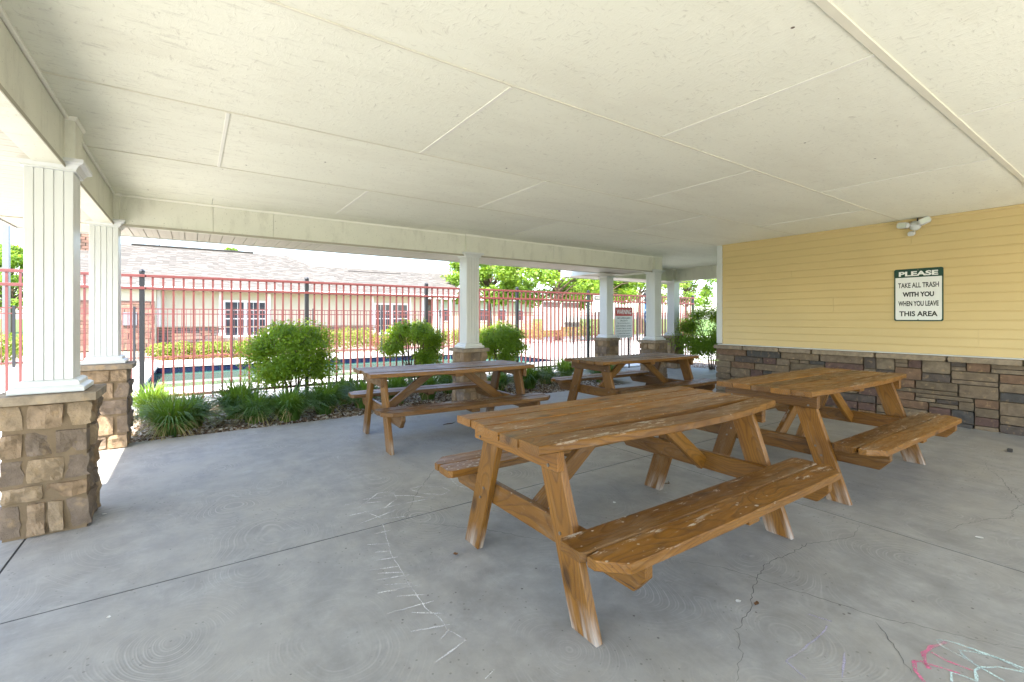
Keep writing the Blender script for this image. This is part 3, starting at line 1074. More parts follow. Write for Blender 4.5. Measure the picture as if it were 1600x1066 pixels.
TW = SM.copy()
blob('base_plate', [(.058, 0), (.06, .004), (.06, .022), (.05, .034), (.03, .042), (.0001, .045)], M['white'], lamp, TW)
for sgn, tilt in ((-1, 8), (1, -26)):
    hm = TW @ Matrix.Translation((sgn * .105, .012 if sgn < 0 else .035, .075)) @ Matrix.Rotation(R(-tilt), 4, 'Z') @ Matrix.Rotation(R(18 * sgn), 4, 'Y')
    hd_ = prism('lamp_head', rrect(.115, .07, .02), -.03, .02, M['white'], lamp, hm, .004)
    prism('lens', rrect(.092, .05, .012), .0205, .024, M['lens'], hd_)
    bm = bmesh.new()
    add_tube(bm, [(sgn * .03, .005, .035), (sgn * .06, .012, .055), (sgn * .085, .015, .06)], .012, 8)
    bm_link('arm', bm, M['white'], lamp, TW)
prism('motion_sensor', rrect(.062, .045, .01), .02, .085, M['white'], lamp, TW @ Matrix.Translation((-.025, -.078, .0)) @ Matrix.Rotation(R(20), 4, 'X'), .004)
bm = bmesh.new()
add_tube(bm, [(.02, .04, .02), (.025, .07, .018), (.025, .098, .012)], .008, 6)
bm_link('cable', bm, M['dark'], lamp, TW)


# ================================================================== PICNIC TABLES
def bowed_board(name, L, W, T, mat, parent, mtx, bow=0.0, sag=0.0, clip=(0, 0), seed=0, segs=10, endj=0.0):
    """plank along local x; bow = sideways curve at mid length, clip = (near, far) clipped corner size on the -y / +y side"""
    bm = bmesh.new()
    rr_ = random.Random(seed)
    e0, e1 = rr_.uniform(-endj, endj), rr_.uniform(-endj, endj)
    xs = [(-L / 2 + e0) + (L + e1 - e0) * i / segs for i in range(segs + 1)]
    cl, cr = clip
    cm = max(cl, cr)
    if cm > 0:
        xs = [xs[0], xs[0] + cm] + xs[1:-1] + [xs[-1] - cm, xs[-1]]
        xs = sorted(set(xs))
    ch = .005
    rings = []
    for i, x in enumerate(xs):
        f = 1 - (2 * x / L) ** 2
        tt = min(1, max(0, x / L + .5))
        b = bow * math.sin(math.pi * tt ** 1.3)
        s = -sag * f
        y0, y1 = -W / 2, W / 2
        if i in (0, len(xs) - 1):
            y0 += cl
            y1 -= cr
        jit = lambda: rr_.uniform(-.0012, .0012)
        sec = [(y0 + ch, -T / 2), (y1 - ch, -T / 2), (y1, -T / 2 + ch), (y1, T / 2 - ch), (y1 - ch, T / 2), (y0 + ch, T / 2), (y0, T / 2 - ch), (y0, -T / 2 + ch)]
        rings.append([bm.verts.new((x, y + b + jit(), z + s + jit() * .6)) for y, z in sec])
    for a, b in zip(rings, rings[1:]):
        for i in range(8):
            k = (i + 1) % 8
            bm.faces.new((a[i], a[k], b[k], b[i]))
    fa = bm.faces.new(rings[0][::-1])
    fb = bm.faces.new(rings[-1])
    return bm_link(name, bm, mat, parent, mtx)


def plank(name, A, B, wid, thk, nrm, mat, parent, cut0=None, cut1=None, poly=None):
    """board from A to B (centre line), nrm = direction of its thickness; local x runs along the grain"""
    A, B, nrm = Vector(A), Vector(B), Vector(nrm).normalized()
    d = B - A
    L = d.length
    d.normalize()
    s = nrm.cross(d).normalized()
    mt = Matrix((d, s, nrm)).transposed().to_4x4()
    mt.translation = (A + B) / 2

    def xcut(y, base, plane_z):
        # x where the board edge at offset y reaches the horizontal plane
        if plane_z is None or abs(d.z) < 1e-5: return base
        return (plane_z - mt.translation.z - s.z * y) / d.z
    if poly is None:
        h = wid / 2
        poly = [(xcut(-h, -L / 2, cut0), -h), (xcut(-h, L / 2, cut1), -h), (xcut(h, L / 2, cut1), h), (xcut(h, -L / 2, cut0), h)]
    return prism(name, poly, -thk / 2, thk / 2, mat, parent, mt, .004)


bm = bmesh.new()
add_tube(bm, [(-.003, 0, 0), (.003, 0, 0)], .0075, 8)
bmesh.ops.recalc_face_normals(bm, faces=bm.faces)
bolt_me = bpy.data.meshes.new('bolt')
bm.to_mesh(bolt_me)
bm.free()
bolt_me.materials.append(M['bolt'])


def picnic_table(x, y, rz, label, mat, seed, bow=.035, L=1.86, top=.757):
    t = empty('picnic_table', (x, y, 0), rz)
    tag(t, label, 'table', 'timber picnic tables under the pavilion')
    rr_ = random.Random(seed)
    T, W, gap = .038, .138, .006
    zt_ = top - T / 2
    for i in range(5):
        yc = (i - 2) * (W + gap)
        b = -bow if i == 0 else rr_.uniform(-.003, .003)
        if i == 1: b = -.004
        bowed_board('table_board', L, W, T, mat, t, Matrix.Translation((rr_.uniform(-.008, .008), yc, zt_ + rr_.uniform(-.002, .003))), b, rr_.uniform(0, .006), (0, 0), seed * 10 + i, 10, .012)
    AX = .77
    zc = top - T - .001
    for sx in (-1, 1):
        # cleat outside the legs
        plank('cleat', (sx * (AX + .0395), -.345, zc - .045), (sx * (AX + .0395), .345, zc - .045), .088, .038, (1, 0, 0), mat, t,
              poly=[(-.345, -.044), (.345, -.044), (.345, .044), (-.345, .044)])
        for sy in (-1, 1):
            plank('leg', (sx * AX, sy * .457, .0), (sx * AX, sy * .215, zc), .138, .038, (1, 0, 0), mat, t, .0, zc - .0015)
        cz = .43 - T - .001
        hw_ = .735
        plank('crosspiece', (sx * (AX - .0395), -hw_, cz - .058), (sx * (AX - .0395), hw_, cz - .058), .115, .038, (sx, 0, 0), mat, t,
              poly=[(-hw_, .057), (-hw_, .012), (-hw_ + .06, -.057), (hw_ - .06, -.057), (hw_, .012), (hw_, .057)] if sx > 0 else
              [(-hw_, -.057), (-hw_, -.012), (-hw_ + .06, .057), (hw_ - .06, .057), (hw_, -.012), (hw_, -.057)])
        plank('brace', (sx * (AX - .075), 0, cz - .075), (sx * .19, 0, zc - .012), .085, .038, (0, 1, 0), mat, t, None, zc - .003)
        for sy in (-1, 1):
            for (yy, zz) in ((sy * .315, cz - .03), (sy * .352, cz - .09), (sy * .23, zc - .02), (sy * .285, zc - .07)):
                xo = AX + .019 if zz < .6 else AX + .0585
                if zz > .6 and zz > zc - .03: continue
                link('bolt', bolt_me, None, t, Matrix.Translation((sx * (xo + .002), yy, zz)))
    plank('cleat', (0, -.33, zc - .02), (0, .33, zc - .02), .088, .038, (0, 0, 1), mat, t)
    for sy in (-1, 1):
        for j, off in enumerate((-.0735, .0735)):
            yc = sy * .60 + off
            outer = (off * sy > 0)
            cl = .085 if outer else .02
            clip = (cl, .012) if off < 0 else (.012, cl)
            bowed_board('seat_board', L - .02, .141, T, mat, t, Matrix.Translation((rr_.uniform(-.006, .006), yc, .43 - T / 2 + rr_.uniform(-.001, .002))), rr_.uniform(-.004, .004), rr_.uniform(0, .004), clip, seed * 31 + j + 5 * sy, 8, .006)
        plank('seat_cleat', (0, sy * .6 - .12, .43 - T - .021), (0, sy * .6 + .12, .43 - T - .021), .085, .038, (0, 0, 1), mat, t)
    return t


picnic_table(1.63 * H, 1.415 * H, R(-.5), 'honey brown picnic table with bowed split top board and largest gap, out on open floor', M['wood'], 3, .074)
picnic_table(3.50 * H, 1.405 * H, R(-.5), 'honey brown picnic table standing closest to the clapboard wall', M['wood'], 8, .045)
picnic_table(1.83 * H, 3.64 * H, R(-3.5), 'dark reddish picnic table in front of the lone back column', M['wood_red'], 5, .028, 1.86, .735)
picnic_table(3.93 * H, 3.36 * H, R(-1.5), 'dark weathered picnic table in front of the warning sign, half hidden', M['wood_red'], 6, .034, 1.86, .735)

# ================================================================== FENCES
FY = 6.63 * H
FT = 1.485 * H
pk = bmesh.new()
add_box(pk, -.0125, .0125, -.0125, .0125, .055, FT - .012)
pk_me = bpy.data.meshes.new('picket')
pk.to_mesh(pk_me)
pk.free()
pk_me.materials.append(M['fence'])
fence = empty('pool_fence', (0, FY, 0))
tag(fence, 'tall faded red picket fence with black posts this side of the pool', 'fence')
FX0, FX1 = -5.7, 14.2
posts = []
px_ = -.462 * H
sp = 1.72 * H
k = -2
while px_ + k * sp < FX1:
    if px_ + k * sp > FX0: posts.append(px_ + k * sp)
    k += 1
bm = bmesh.new()
add_box(bm, -.03, .03, -.03, .03, -.05, FT + .04, .003)
add_tube(bm, [(0, 0, FT + .0395), (0, 0, FT + .05), (0, 0, FT + .065), (0, 0, FT + .078)], [.034, .036, .03, .008], 8)
bmesh.ops.recalc_face_normals(bm, faces=bm.faces)
post_me = bpy.data.meshes.new('post')
bm.to_mesh(post_me)
bm.free()
post_me.materials.append(M['black'])
bm = bmesh.new()
for zz in (FT - .015, FT - .19, .13):
    add_box(bm, -.038, .038, -.036, .036, zz - .02, zz + .02, .003)
brk_me = bpy.data.meshes.new('bracket')
bm.to_mesh(brk_me)
bm.free()
brk_me.materials.append(M['fence'])
for p in posts:
    po = link('post', post_me, None, fence, Matrix.Translation((p, 0, 0)))
    link('bracket', brk_me, None, po)
for a, b in zip(posts, posts[1:]):
    for zz in (FT - .015, FT - .19, .13):
        box('rail', a + .0385, b - .0385, -.019, .019, zz - .020, zz + .020, M['fence'], fence, .003)
    n = 17
    for i in range(1, n + 1):
        x = a + (b - a) * i / (n + 1)
        # pickets pass through the rails
        link('picket', pk_me, None, fence, Matrix.Translation((x, .0, 0)))

# far fence along the clubhouse side of the pool
FY2 = 13.65 * H
FT2 = 1.55
far = empty('pool_fence', (0, FY2, 0))
tag(far, 'low pinkish red picket fence on the far side of the pool', 'fence')
bm = bmesh.new()
x = -9.0
while x < 26:
    add_box(bm, x - .008, x + .008, -.008, .008, .04, FT2 - .01)
    x += .115
o = bm_link('pickets', bm, M['fence'], far)
o['kind'] = 'stuff'
for zz in (FT2 - .012, FT2 - .16, .10):
    box('rail', -9.0, 26, -.014, .014, zz - .014, zz + .014, M['fence'], far)
bm = bmesh.new()
add_box(bm, -.028, .028, -.028, .028, -.05, FT2 + .05, .004)
fp = bpy.data.meshes.new('post')
bm.to_mesh(fp)
bm.free()
fp.materials.append(M['black'])
for i in range(15):
    link('post', fp, None, far, Matrix.Translation((-8.7 + i * 2.44, -.03, 0)))

# ------------------------------------------------------------------ signs by the fence
XM = Matrix(((1, 0, 0, 0), (0, 0, -1, 0), (0, 1, 0, 0), (0, 0, 0, 1)))   # sign facing -y
wy = 6.42 * H
wxa, wxb = AY(960.5, wy), AY(988.5, wy)
zw = 9.4 * H
u_ = (974 - 800) / FPX
zdep = wy / (CA - SA * u_)
wz1, wz0 = H + (497 - 480) * zdep / FPX, H + (497 - 528) * zdep / FPX
ws, wh = wxb - wxa, wz1 - wz0
warn = empty('warning_sign', ((wxa + wxb) / 2, wy, 0))
tag(warn, 'red and white pool warning sign on a thin post between two far columns', 'sign')
WM = Matrix.Translation((0, 0, (wz0 + wz1) / 2)) @ XM
prism('sign_board', rrect(ws, wh, .03), 0, .005, M['signwhite'], warn, WM)
prism('sign_header', rrect(ws - .03, wh * .27, .02), .005, .0056, M['signred'], warn, WM @ Matrix.Translation((0, wh * .345, 0)))
text_mesh('WARNING', ws * .80, wh * .15, M['signwhite'], 'lettering', warn, WM @ Matrix.Translation((0, wh * .345, .0062)), .02, 0)
for i, (tx, wf) in enumerate((('NO LIFEGUARD', .72), ('ON DUTY', .42), ('No swimming alone', .70), ('and children under', .85), ('14 years of age or younger', .85), ('must be accompanied by', .82), ('a responsible person', .70), ('for swimming times', .72))):
    text_mesh(tx, ws * wf, wh * (.05 if i < 2 else .042), M['ink'], 'lettering', warn, WM @ Matrix.Translation((0, wh * (.14 - .083 * i), .0056)), .012, 0)
bm = bmesh.new()
add_box(bm, ws * .30, ws * .30 + .035, .004, .03, -.05, wz1 - .04, .003)
bm_link('sign_post', bm, M['black'], warn)

# rules sign, partly behind the far column
ry = FY - .05
rxa, rxb = AY(927, ry), AY(950, ry)
zdep = ry / (CA - SA * (935 - 800) / FPX)
rz1, rz0 = H + (497 - 462) * zdep / FPX, H + (497 - 487) * zdep / FPX
rs = empty('rules_sign', ((rxa + rxb) / 2, ry, 0))
tag(rs, 'small white notice with black heading on the fence beside the far column', 'sign')
RM = Matrix.Translation((0, 0, (rz0 + rz1) / 2)) @ XM
rw, rh = rxb - rxa, rz1 - rz0
prism('sign_board', rrect(rw, rh, .015), 0, .004, M['signwhite'], rs, RM)
prism('sign_header', rrect(rw * .88, rh * .24, .005), .004, .0046, M['ink'], rs, RM @ Matrix.Translation((0, rh * .34, 0)))
text_mesh('POOL RULES', rw * .7, rh * .12, M['signwhite'], 'lettering', rs, RM @ Matrix.Translation((0, rh * .34, .0052)), .02, 0)
for i in range(4):
    box('print_line', -rw * .36, rw * (.36 - .07 * (i % 2)), -.0046, -.0041, (rz0 + rz1) / 2 + rh * (.1 - .13 * i), (rz0 + rz1) / 2 + rh * (.135 - .13 * i), M['ink'], rs)

# blue sign behind the long beam's end column
by = FY - .05
bxa, bxb = AY(1006.5, by), AY(1026, by)
zdep = by / (CA - SA * (1010 - 800) / FPX)
bz1, bz0 = H + (497 - 475) * zdep / FPX, H + (497 - 504) * zdep / FPX
bs = empty('blue_sign', ((bxa + bxb) / 2, by, 0))
tag(bs, 'dark blue notice on the fence, mostly hidden by the right column', 'sign')
BM_ = Matrix.Translation((0, 0, (bz0 + bz1) / 2)) @ XM
prism('sign_board', rrect(bxb - bxa, bz1 - bz0, .05), 0, .004, M['signblue'], bs, BM_)
for i in range(3):
    box('print_line', -(bxb - bxa) * .4, (bxb - bxa) * .38, -.0048, -.0042, (bz0 + bz1) / 2 + .09 - .13 * i - .03, (bz0 + bz1) / 2 + .09 - .13 * i + .02, M['signwhite'], bs)

# two white boards hung on the pool side of the fence
for (pa, pb, ya, yb, lab) in ((849, 875.5, 471, 516, 'taller blank white board hung on the fence, left of its pair'), (877.5, 905, 472, 511, 'shorter blank white board hung on the fence, right of its pair')):
    yy = FY + .05
    xa, xb = AY(pa, yy), AY(pb, yy)
    zd = yy / (CA - SA * ((pa + pb) / 2 - 800) / FPX)
    z1, z0 = H + (497 - ya) * zd / FPX, H + (497 - yb) * zd / FPX
    o = prism('notice_board', rrect(xb - xa, z1 - z0, .015), -.004, .004, M['signwhite'], None, Matrix.Translation(((xa + xb) / 2, yy, (z0 + z1) / 2)) @ XM, .001)
    tag(o, lab, 'sign', 'white boards on the pool fence')

# ================================================================== CLUBHOUSE
CF = 18.9 * H           # facade plane
club = empty('clubhouse', (4.0, CF, 0))
tag(club, 'long low cream clubhouse with stone base and grey shingle roof across the pool', 'building')
CO = Vector((4.0, CF, 0))


def cbox(name, x0, x1, y0, y1, z0, z1, mat, parent=None, bev=0.0):
    return box(name, x0 - CO.x, x1 - CO.x, y0 - CO.y, y1 - CO.y, z0, z1, mat, parent or club, bev)


cx0, cx1 = AY(245, CF), AY(662, CF)
cxl = -4.5
ZS = .86
ZE = 2.42
win = [(AY(352, CF), AY(414, CF)), (AY(587, CF), AY(636, CF))]
WZ0, WZ1 = .50, 1.97
# core with window openings left as recesses in front of it
cbox('wall', cx0, cx1, CF + .06, CF + 9.5, 0, ZE, M['club_siding'])
cbox('wall', cxl, cx0 - .002, CF - .45, CF + 9.5, 0, ZE - .003, M['club_siding'])


def spans(x0, x1, z):
    res = [(x0, x1)]
    for a, b in win:
        if WZ0 - .13 < z < WZ1 + .13:
            new = []
            for s0, s1 in res:
                if b + .12 <= s0 or a - .12 >= s1: new.append((s0, s1))
                else:
                    if a - .12 > s0: new.append((s0, a - .12))
                    if b + .12 < s1: new.append((b + .12, s1))
            res = new
    return res


z = ZS + .05
while z < ZE - .05:
    for s0, s1 in spans(cx0 + .14, cx1 - .12, z + .05):
        bm = bmesh.new()
        add_prism(bm, [(0, z), (-.02, z), (-.004, z + .125), (0, z + .125)], s0 - CO.x, s1 - CO.x)
        # prism axes: (depth, height, along) -> (along, depth, height)
        for v in bm.verts:
            v.co = Vector((v.co.z, v.co.x + .059, v.co.y))
        bm_link('clapboard', bm, M['club_siding'], club)
    z += .127
rr = random.Random(21)


def stone_field(x0, x1, z0, z1, yface, mat, name, ch, wmin, wmax):
    z = z0
    while z < z1 - .02:
        h_ = min(rr.choice(ch), z1 - z)
        x = x0
        while x < x1 - .02:
            ln = min(rr.uniform(wmin, wmax), x1 - x)
            ok = all(s0 - .001 <= x + ln / 2 <= s1 + .001 for s0, s1 in [q for q in spans(x0 - .2, x1 + .2, z + h_ / 2) if q[0] <= x + ln / 2 <= q[1]] or [(1e9, 1e9)])
            if ok:
                cbox(name, x + .008, x + ln - .008, yface - .03 - rr.uniform(0, .02), yface + .03, z + .008, z + h_ - .008, mat, None, .008)
            x += ln
        z += h_


cbox('mortar_wall', cx0 + .002, win[0][0] - .12, CF + .03, CF + .058, 0, ZS, M['mortar_grey'])
stone_field(cx0 + .01, cx1 - .01, .22, ZS, CF + .03, M['club_ledge'], 'stone', (.12, .16, .10), .25, .6)
cbox('stone_sill', cx0, cx1, CF - .03, CF + .058, ZS + .002, ZS + .045, M['capstone'])
# full-height brick-red stone bay on the left
stone_field(cx0 - 2.4, cx0 - .03, .0, 1.95, CF - .46, M['brick'], 'stone', (.15, .19, .24), .3, .7)
cbox('arched_panel', AY(191, CF - .5), AY(214, CF - .5), CF - .54, CF - .47, .98, 1.5, M['lightgrey'])
cbox('corner_board', cx0 - .001, cx0 + .13, CF - .02, CF + .059, ZS + .05, ZE - .01, M['white'])
cbox('corner_board', cx1 - .115, cx1 + .02, CF - .02, CF + .059, ZS + .05, ZE - .01, M['white'])
for a, b in win:
    f = cbox('window', a - .09, b + .09, CF + .005, CF + .058, WZ0 - .09, WZ1 + .09, M['white'], None, .005)
    mid = (a + b) / 2
    fc = Vector(((a + b) / 2, CF + .0315, (WZ0 + WZ1) / 2))

    def sub(name, x0, x1, y0, y1, z0, z1, mat):
        return box(name, x0 - fc.x, x1 - fc.x, y0 - fc.y, y1 - fc.y, z0 - fc.z, z1 - fc.z, mat, f)
    for x0, x1 in ((a, mid - .07), (mid + .07, b)):
        for z0, z1 in ((WZ0, (WZ0 + WZ1) / 2 - .025), ((WZ0 + WZ1) / 2 + .025, WZ1)):
            sub('pane', x0, x1, CF - .001, CF + .004, z0, z1, M['glass'])
            for i in (1, 2):
                xm = x0 + (x1 - x0) * i / 3
                sub('muntin', xm - .009, xm + .009, CF - .006, CF - .0015, z0, z1, M['white'])
            zm = (z0 + z1) / 2
            sub('muntin', x0, x1, CF - .005, CF - .0012, zm - .009, zm + .009, M['white'])
    cbox('window_trim', b + .10, b + .24, CF - .01, CF + .058, WZ0 - .1, ZE - .02, M['white'])
    cbox('window_trim', a - .24, a - .10, CF - .01, CF + .058, WZ0 - .1, ZE - .02, M['white'])
# eave, gutter, soffit
EVY = CF - .62
cbox('eave_soffit', cxl, 12.4, EVY + .02, CF + .06, ZE + .002, ZE + .02, M['white'])
cbox('gutter', cxl, 12.4, EVY - .1, EVY + .015, ZE - .02, ZE + .13, M['white'], None, .02)
# porch at the right end
for i, x in enumerate((AY(676, CF), AY(688, CF), AY(700, CF))):
    cbox('porch_post', x - .08, x + .08, CF - .3, CF - .14, 0, ZE, M['white'], None, .01)
cbox('porch_wall', cx1 + .03, 12.2, CF + 2.2, CF + 2.3, 0, ZE, M['brick'])
cbox('porch_door', cx1 + .5, cx1 + 1.4, CF + 2.15, CF + 2.19, 0, 2.05, M['glass'])


def shingle_roof(name, corners, course, tab, parent, off, seed):
    """tabbed courses on a quad: corners = eave left, eave right, ridge right, ridge left"""
    A, B, C_, D = [Vector(c) - off for c in corners]
    up = ((D - A) + (C_ - B)) / 2
    nrm = (B - A).cross(D - A).normalized()
    n = max(2, int(up.length / course))
    V, F, tone = [], [], []
    r_ = random.Random(seed)
    for i in range(n):
        t0, t1 = i / n, (i + 1.08) / n
        a0, b0 = A.lerp(D, t0), B.lerp(C_, t0)
        a1, b1 = A.lerp(D, min(1, t1)), B.lerp(C_, min(1, t1))
        m_ = max(1, int((b0 - a0).length / tab))
        sh_ = r_.uniform(0, 1)
        for j in range(m_):
            s0, s1 = j / m_, (j + 1) / m_
            th = r_.choice((.006, .008, .016, .018))
            k_ = len(V)
            p0, p1 = a0.lerp(b0, s0), a0.lerp(b0, s1)
            q0, q1 = a1.lerp(b1, s0), a1.lerp(b1, s1)
            V += [p0 + nrm * th, p1 + nrm * th, q1 + nrm * .003, q0 + nrm * .003, p0, p1]
            F += [(k_, k_ + 1, k_ + 2, k_ + 3), (k_ + 4, k_ + 5, k_ + 1, k_)]
            tv = r_.random()
            tone += [tv] * 6
    me = bpy.data.meshes.new(name)
    me.from_pydata([tuple(v) for v in V], [], F)
    at = me.attributes.new('tone', 'FLOAT', 'POINT')
    at.data.foreach_set('value', tone)
    o_ = link(name, me, M['tabs'], parent)
    o_['kind'] = 'stuff'
    return o_


RY = CF + 5.0
RZ1 = 3.80 * H
rx1 = AY(448, RY)
ZV = ZE + .14
shingle_roof('shingles', [(cxl, EVY - .08, ZV), (cx0 - .4, EVY - .08, ZV), (cx0 - .4, RY, RZ1), (cxl, RY, RZ1)], .15, .24, club, CO, 1)
shingle_roof('shingles', [(cx0 - .4, EVY - .08, ZV), (rx1 + 3.0, EVY - .08, ZV), (rx1, RY, RZ1), (cx0 - .4, RY, RZ1)], .15, .24, club, CO, 2)
shingle_roof('shingles', [(rx1 + 3.0, EVY - .08, ZV), (12.4, EVY - .08, ZV), (14.6, RY - .6, 3.36 * H), (rx1 + 1.0, RY - .6, 3.36 * H)], .15, .24, club, CO, 3)
shingle_roof('shingles', [(rx1 + 3.0, EVY - .08, ZV), (rx1 + 3.0, EVY + 9, ZV), (rx1, RY, RZ1), (rx1, RY - .02, RZ1)], .15, .24, club, CO, 4)
bm = bmesh.new()
pts = [(cxl, RY, RZ1 - .01), (rx1, RY, RZ1 - .01), (rx1 + 1, RY - .6, 3.35 * H), (14.6, RY - .6, 3.35 * H), (14.6, CF + 9, 2.4), (cxl, CF + 9, 2.4)]
bm.faces.new([bm.verts.new(Vector(p) - CO) for p in pts])
bm_link('back_roof', bm, M['roof'], club)
cbox('ridge_vent', AY(205, RY), AY(396, RY), RY - .12, RY + .12, RZ1 + .005, RZ1 + .07, M['dark'])
cbox('ridge_vent', AY(538, RY - .6), AY(618, RY - .6), RY - 1.5, RY - 1.3, 3.36 * H - .3, 3.36 * H - .24, M['dark'])
bm = bmesh.new()
add_tube(bm, [(AY(249, RY) - CO.x, RY - CO.y, RZ1), (AY(249, RY) - CO.x, RY - CO.y, RZ1 + .45)], .03, 6)
bm_link('vent_pipe', bm, M['lightgrey'], club)
bm = bmesh.new()
add_box(bm, AY(486, RY + 3) - CO.x, AY(500, RY + 3) - CO.x, 8.0, 8.4, 3.0, 4.55, .01)
bm_link('roof_vent', bm, M['white'], club)
# brick chimney
chx = AY(137, RY - 1)
ch = cbox('chimney_core', chx - .62, chx + .62, RY - 1.4, RY - .5, 2.8, 5.38, M['mortar_grey'])
for r in range(9):
    for i in range(4):
        x = chx - .62 + (i + (.5 if r % 2 else 0)) * .31
        w_ = min(.30, chx + .62 - x)
        if w_ > .05:
            cbox('brick', x + .012, x + w_ - .01, RY - 1.43, RY - 1.39, 4.2 + r * .13 + .01, 4.2 + (r + 1) * .13 - .006, M['brick'], None, .006)

# ================================================================== VEGETATION
def leaf_mesh(name, P, N, size, seed, aspect=.55, two=None):
    """diamond leaves, folded along the midrib; P centres, N facing, size array"""
    rg = np.random.default_rng(seed)
    n = len(P)
    N = N / np.maximum(1e-6, np.linalg.norm(N, axis=1, keepdims=True))
    ref = rg.normal(size=(n, 3))
    A = np.cross(N, ref)
    A /= np.maximum(1e-6, np.linalg.norm(A, axis=1, keepdims=True))
    B = np.cross(N, A)
    s = size[:, None]
    tip = P + A * s
    base = P - A * s * .8
    fold = N * s * .18
    l_ = P + B * s * aspect + fold
    r_ = P - B * s * aspect + fold
    V = np.stack([base, l_, tip, r_], 1).reshape(-1, 3)
    me = bpy.data.meshes.new(name)
    me.vertices.add(4 * n)
    me.vertices.foreach_set('co', V.astype(np.float32).ravel())
    idx = np.arange(n)[:, None] * 4 + np.array([0, 1, 2, 0, 2, 3])[None]
    me.loops.add(6 * n)
    me.loops.foreach_set('vertex_index', idx.astype(np.int32).ravel())
    me.polygons.add(2 * n)
    me.polygons.foreach_set('loop_start', np.arange(0, 6 * n, 3, dtype=np.int32))
    me.update()
    me.validate()
    return me


def crown_points(rg, lobes, n, shell=.35, squash=1.0):
    """points through the outer part of several ellipsoid clumps; lobes = (x, y, z, rx, ry, rz)"""
    lobes = np.array(lobes)
    wts = (lobes[:, 3] * lobes[:, 4] * lobes[:, 5]) ** .67
    wts /= wts.sum()
    k = rg.choice(len(lobes), n, p=wts)
    d = rg.normal(size=(n, 3))
    d /= np.linalg.norm(d, axis=1, keepdims=True)
    rad = 1 - shell * rg.random(n) ** 1.4 + rg.normal(size=n) * .06
    c = lobes[k, :3]
    P = c + d * lobes[k, 3:] * rad[:, None]
    return P, d


def shrub(x, y, z0, w_, h_, label, seed, n=5200, mat='leaf', group='round shrubs in the planting bed', leaf=.024, stems=7, name='shrub', open_=.42):
    t = empty(name, (x, y, z0))
    tag(t, label, 'shrub', group)
    rg = np.random.default_rng(seed)
    lob = []
    cz = h_ * (.5 + open_ * .28)
    ch_ = h_ - cz
    for i in range(26):
        a = rg.random() * 2 * math.pi
        e = rg.uniform(-.75, 1)
        rr_ = math.sqrt(max(0, 1 - e * e * .8))
        q = rg.uniform(.13, .33)
        lob.append((math.cos(a) * rr_ * w_ * .39, math.sin(a) * rr_ * w_ * .39, cz + e * ch_ * .74, w_ * q, w_ * q, ch_ * q * 1.2))
    P, d = crown_points(rg, lob, int(n * 1.25), .9)
    out = P - np.array([0, 0, cz])
    N = d * .6 + out / (w_ * .5) * .5 + rg.normal(size=P.shape) * .55 + np.array([0, 0, .45])
    P2 = P
    keep = P2[:, 2] > .10
    P2, N = P2[keep], N[keep]
    sz = leaf * rg.uniform(.65, 1.25, len(P2))
    # new shoots that stick out of the outline
    bm = bmesh.new()
    sp_, sn_ = [], []
    for i in range(46):
        a = rg.random() * 2 * math.pi
        el = rg.uniform(-.1, 1.3)
        dr = np.array([math.cos(a) * math.cos(el), math.sin(a) * math.cos(el), math.sin(el)])
        b0 = np.array([0, 0, cz]) + dr * np.array([w_ * .42, w_ * .42, ch_ * .8])
        ln = rg.uniform(.08, .2) * (w_ / 1.1)
        dv = dr + np.array([0, 0, .5]) + rg.normal(size=3) * .25
        dv /= np.linalg.norm(dv)
        add_tube(bm, [tuple(b0 - dv * .05), tuple(b0 + dv * ln)], [.0035, .0015], 4, False)
        for j in range(9):
            sp_.append(b0 + dv * ln * (j + .5) / 9 + rg.normal(size=3) * .012)
            sn_.append(rg.normal(size=3) + np.array([0, 0, .6]))
    P2 = np.concatenate([P2, np.array(sp_)])
    N = np.concatenate([N, np.array(sn_)])
    sz = np.concatenate([sz, leaf * rg.uniform(.6, 1.1, len(sp_))])
    me = leaf_mesh('foliage', P2, N, sz, seed + 1, .52)
    f = link('foliage', me, M[mat], t)
    for i in range(stems):
        a = 2 * math.pi * i / stems + rg.random() * .5
        r1 = rg.uniform(.16, .34) * w_
        p = [(math.cos(a) * .04, math.sin(a) * .04, -.03)]
        for k_ in range(1, 6):
            f_ = k_ / 5
            p.append((math.cos(a) * (.04 + r1 * f_ ** 1.3) + rg.normal() * .015, math.sin(a) * (.04 + r1 * f_ ** 1.3) + rg.normal() * .015, f_ * h_ * .82))
        add_tube(bm, p, [.017, .015, .012, .009, .006, .003], 6)
        for b_ in range(3):
            q0 = Vector(p[2 + b_ % 3])
            a2 = a + rg.uniform(-1.4, 1.4)
            add_tube(bm, [tuple(q0), tuple(q0 + Vector((math.cos(a2) * .1 * w_, math.sin(a2) * .1 * w_, .1 * h_))), tuple(q0 + Vector((math.cos(a2) * .2 * w_, math.sin(a2) * .2 * w_, .26 * h_)))], [.007, .005, .002], 5)
    bm_link('stems', bm, M['bark'], t)
    return t


BZ0 = -.055


def bedpos(px, Yh):
    return AY(px, Yh * H), Yh * H


x, y = bedpos(457, 6.14)
shrub(x, y, BZ0, 1.18, 1.29, 'largest round green shrub, left of the lone back column', 31, 15000, open_=.22)
x, y = bedpos(645, 6.26)
shrub(x, y, BZ0, .98, 1.33, 'open twiggy green shrub just left of the lone back column', 32, 10500, open_=.42)
x, y = bedpos(786, 6.26)
shrub(x, y, BZ0, .98, 1.27, 'round green shrub just right of the lone back column', 33, 11000, open_=.28)
shrub(8.28 * H, 5.15 * H, BZ0, 1.55, 1.66, 'tall dense green shrub beside the corner of the siding wall', 34, 24000, open_=.15)

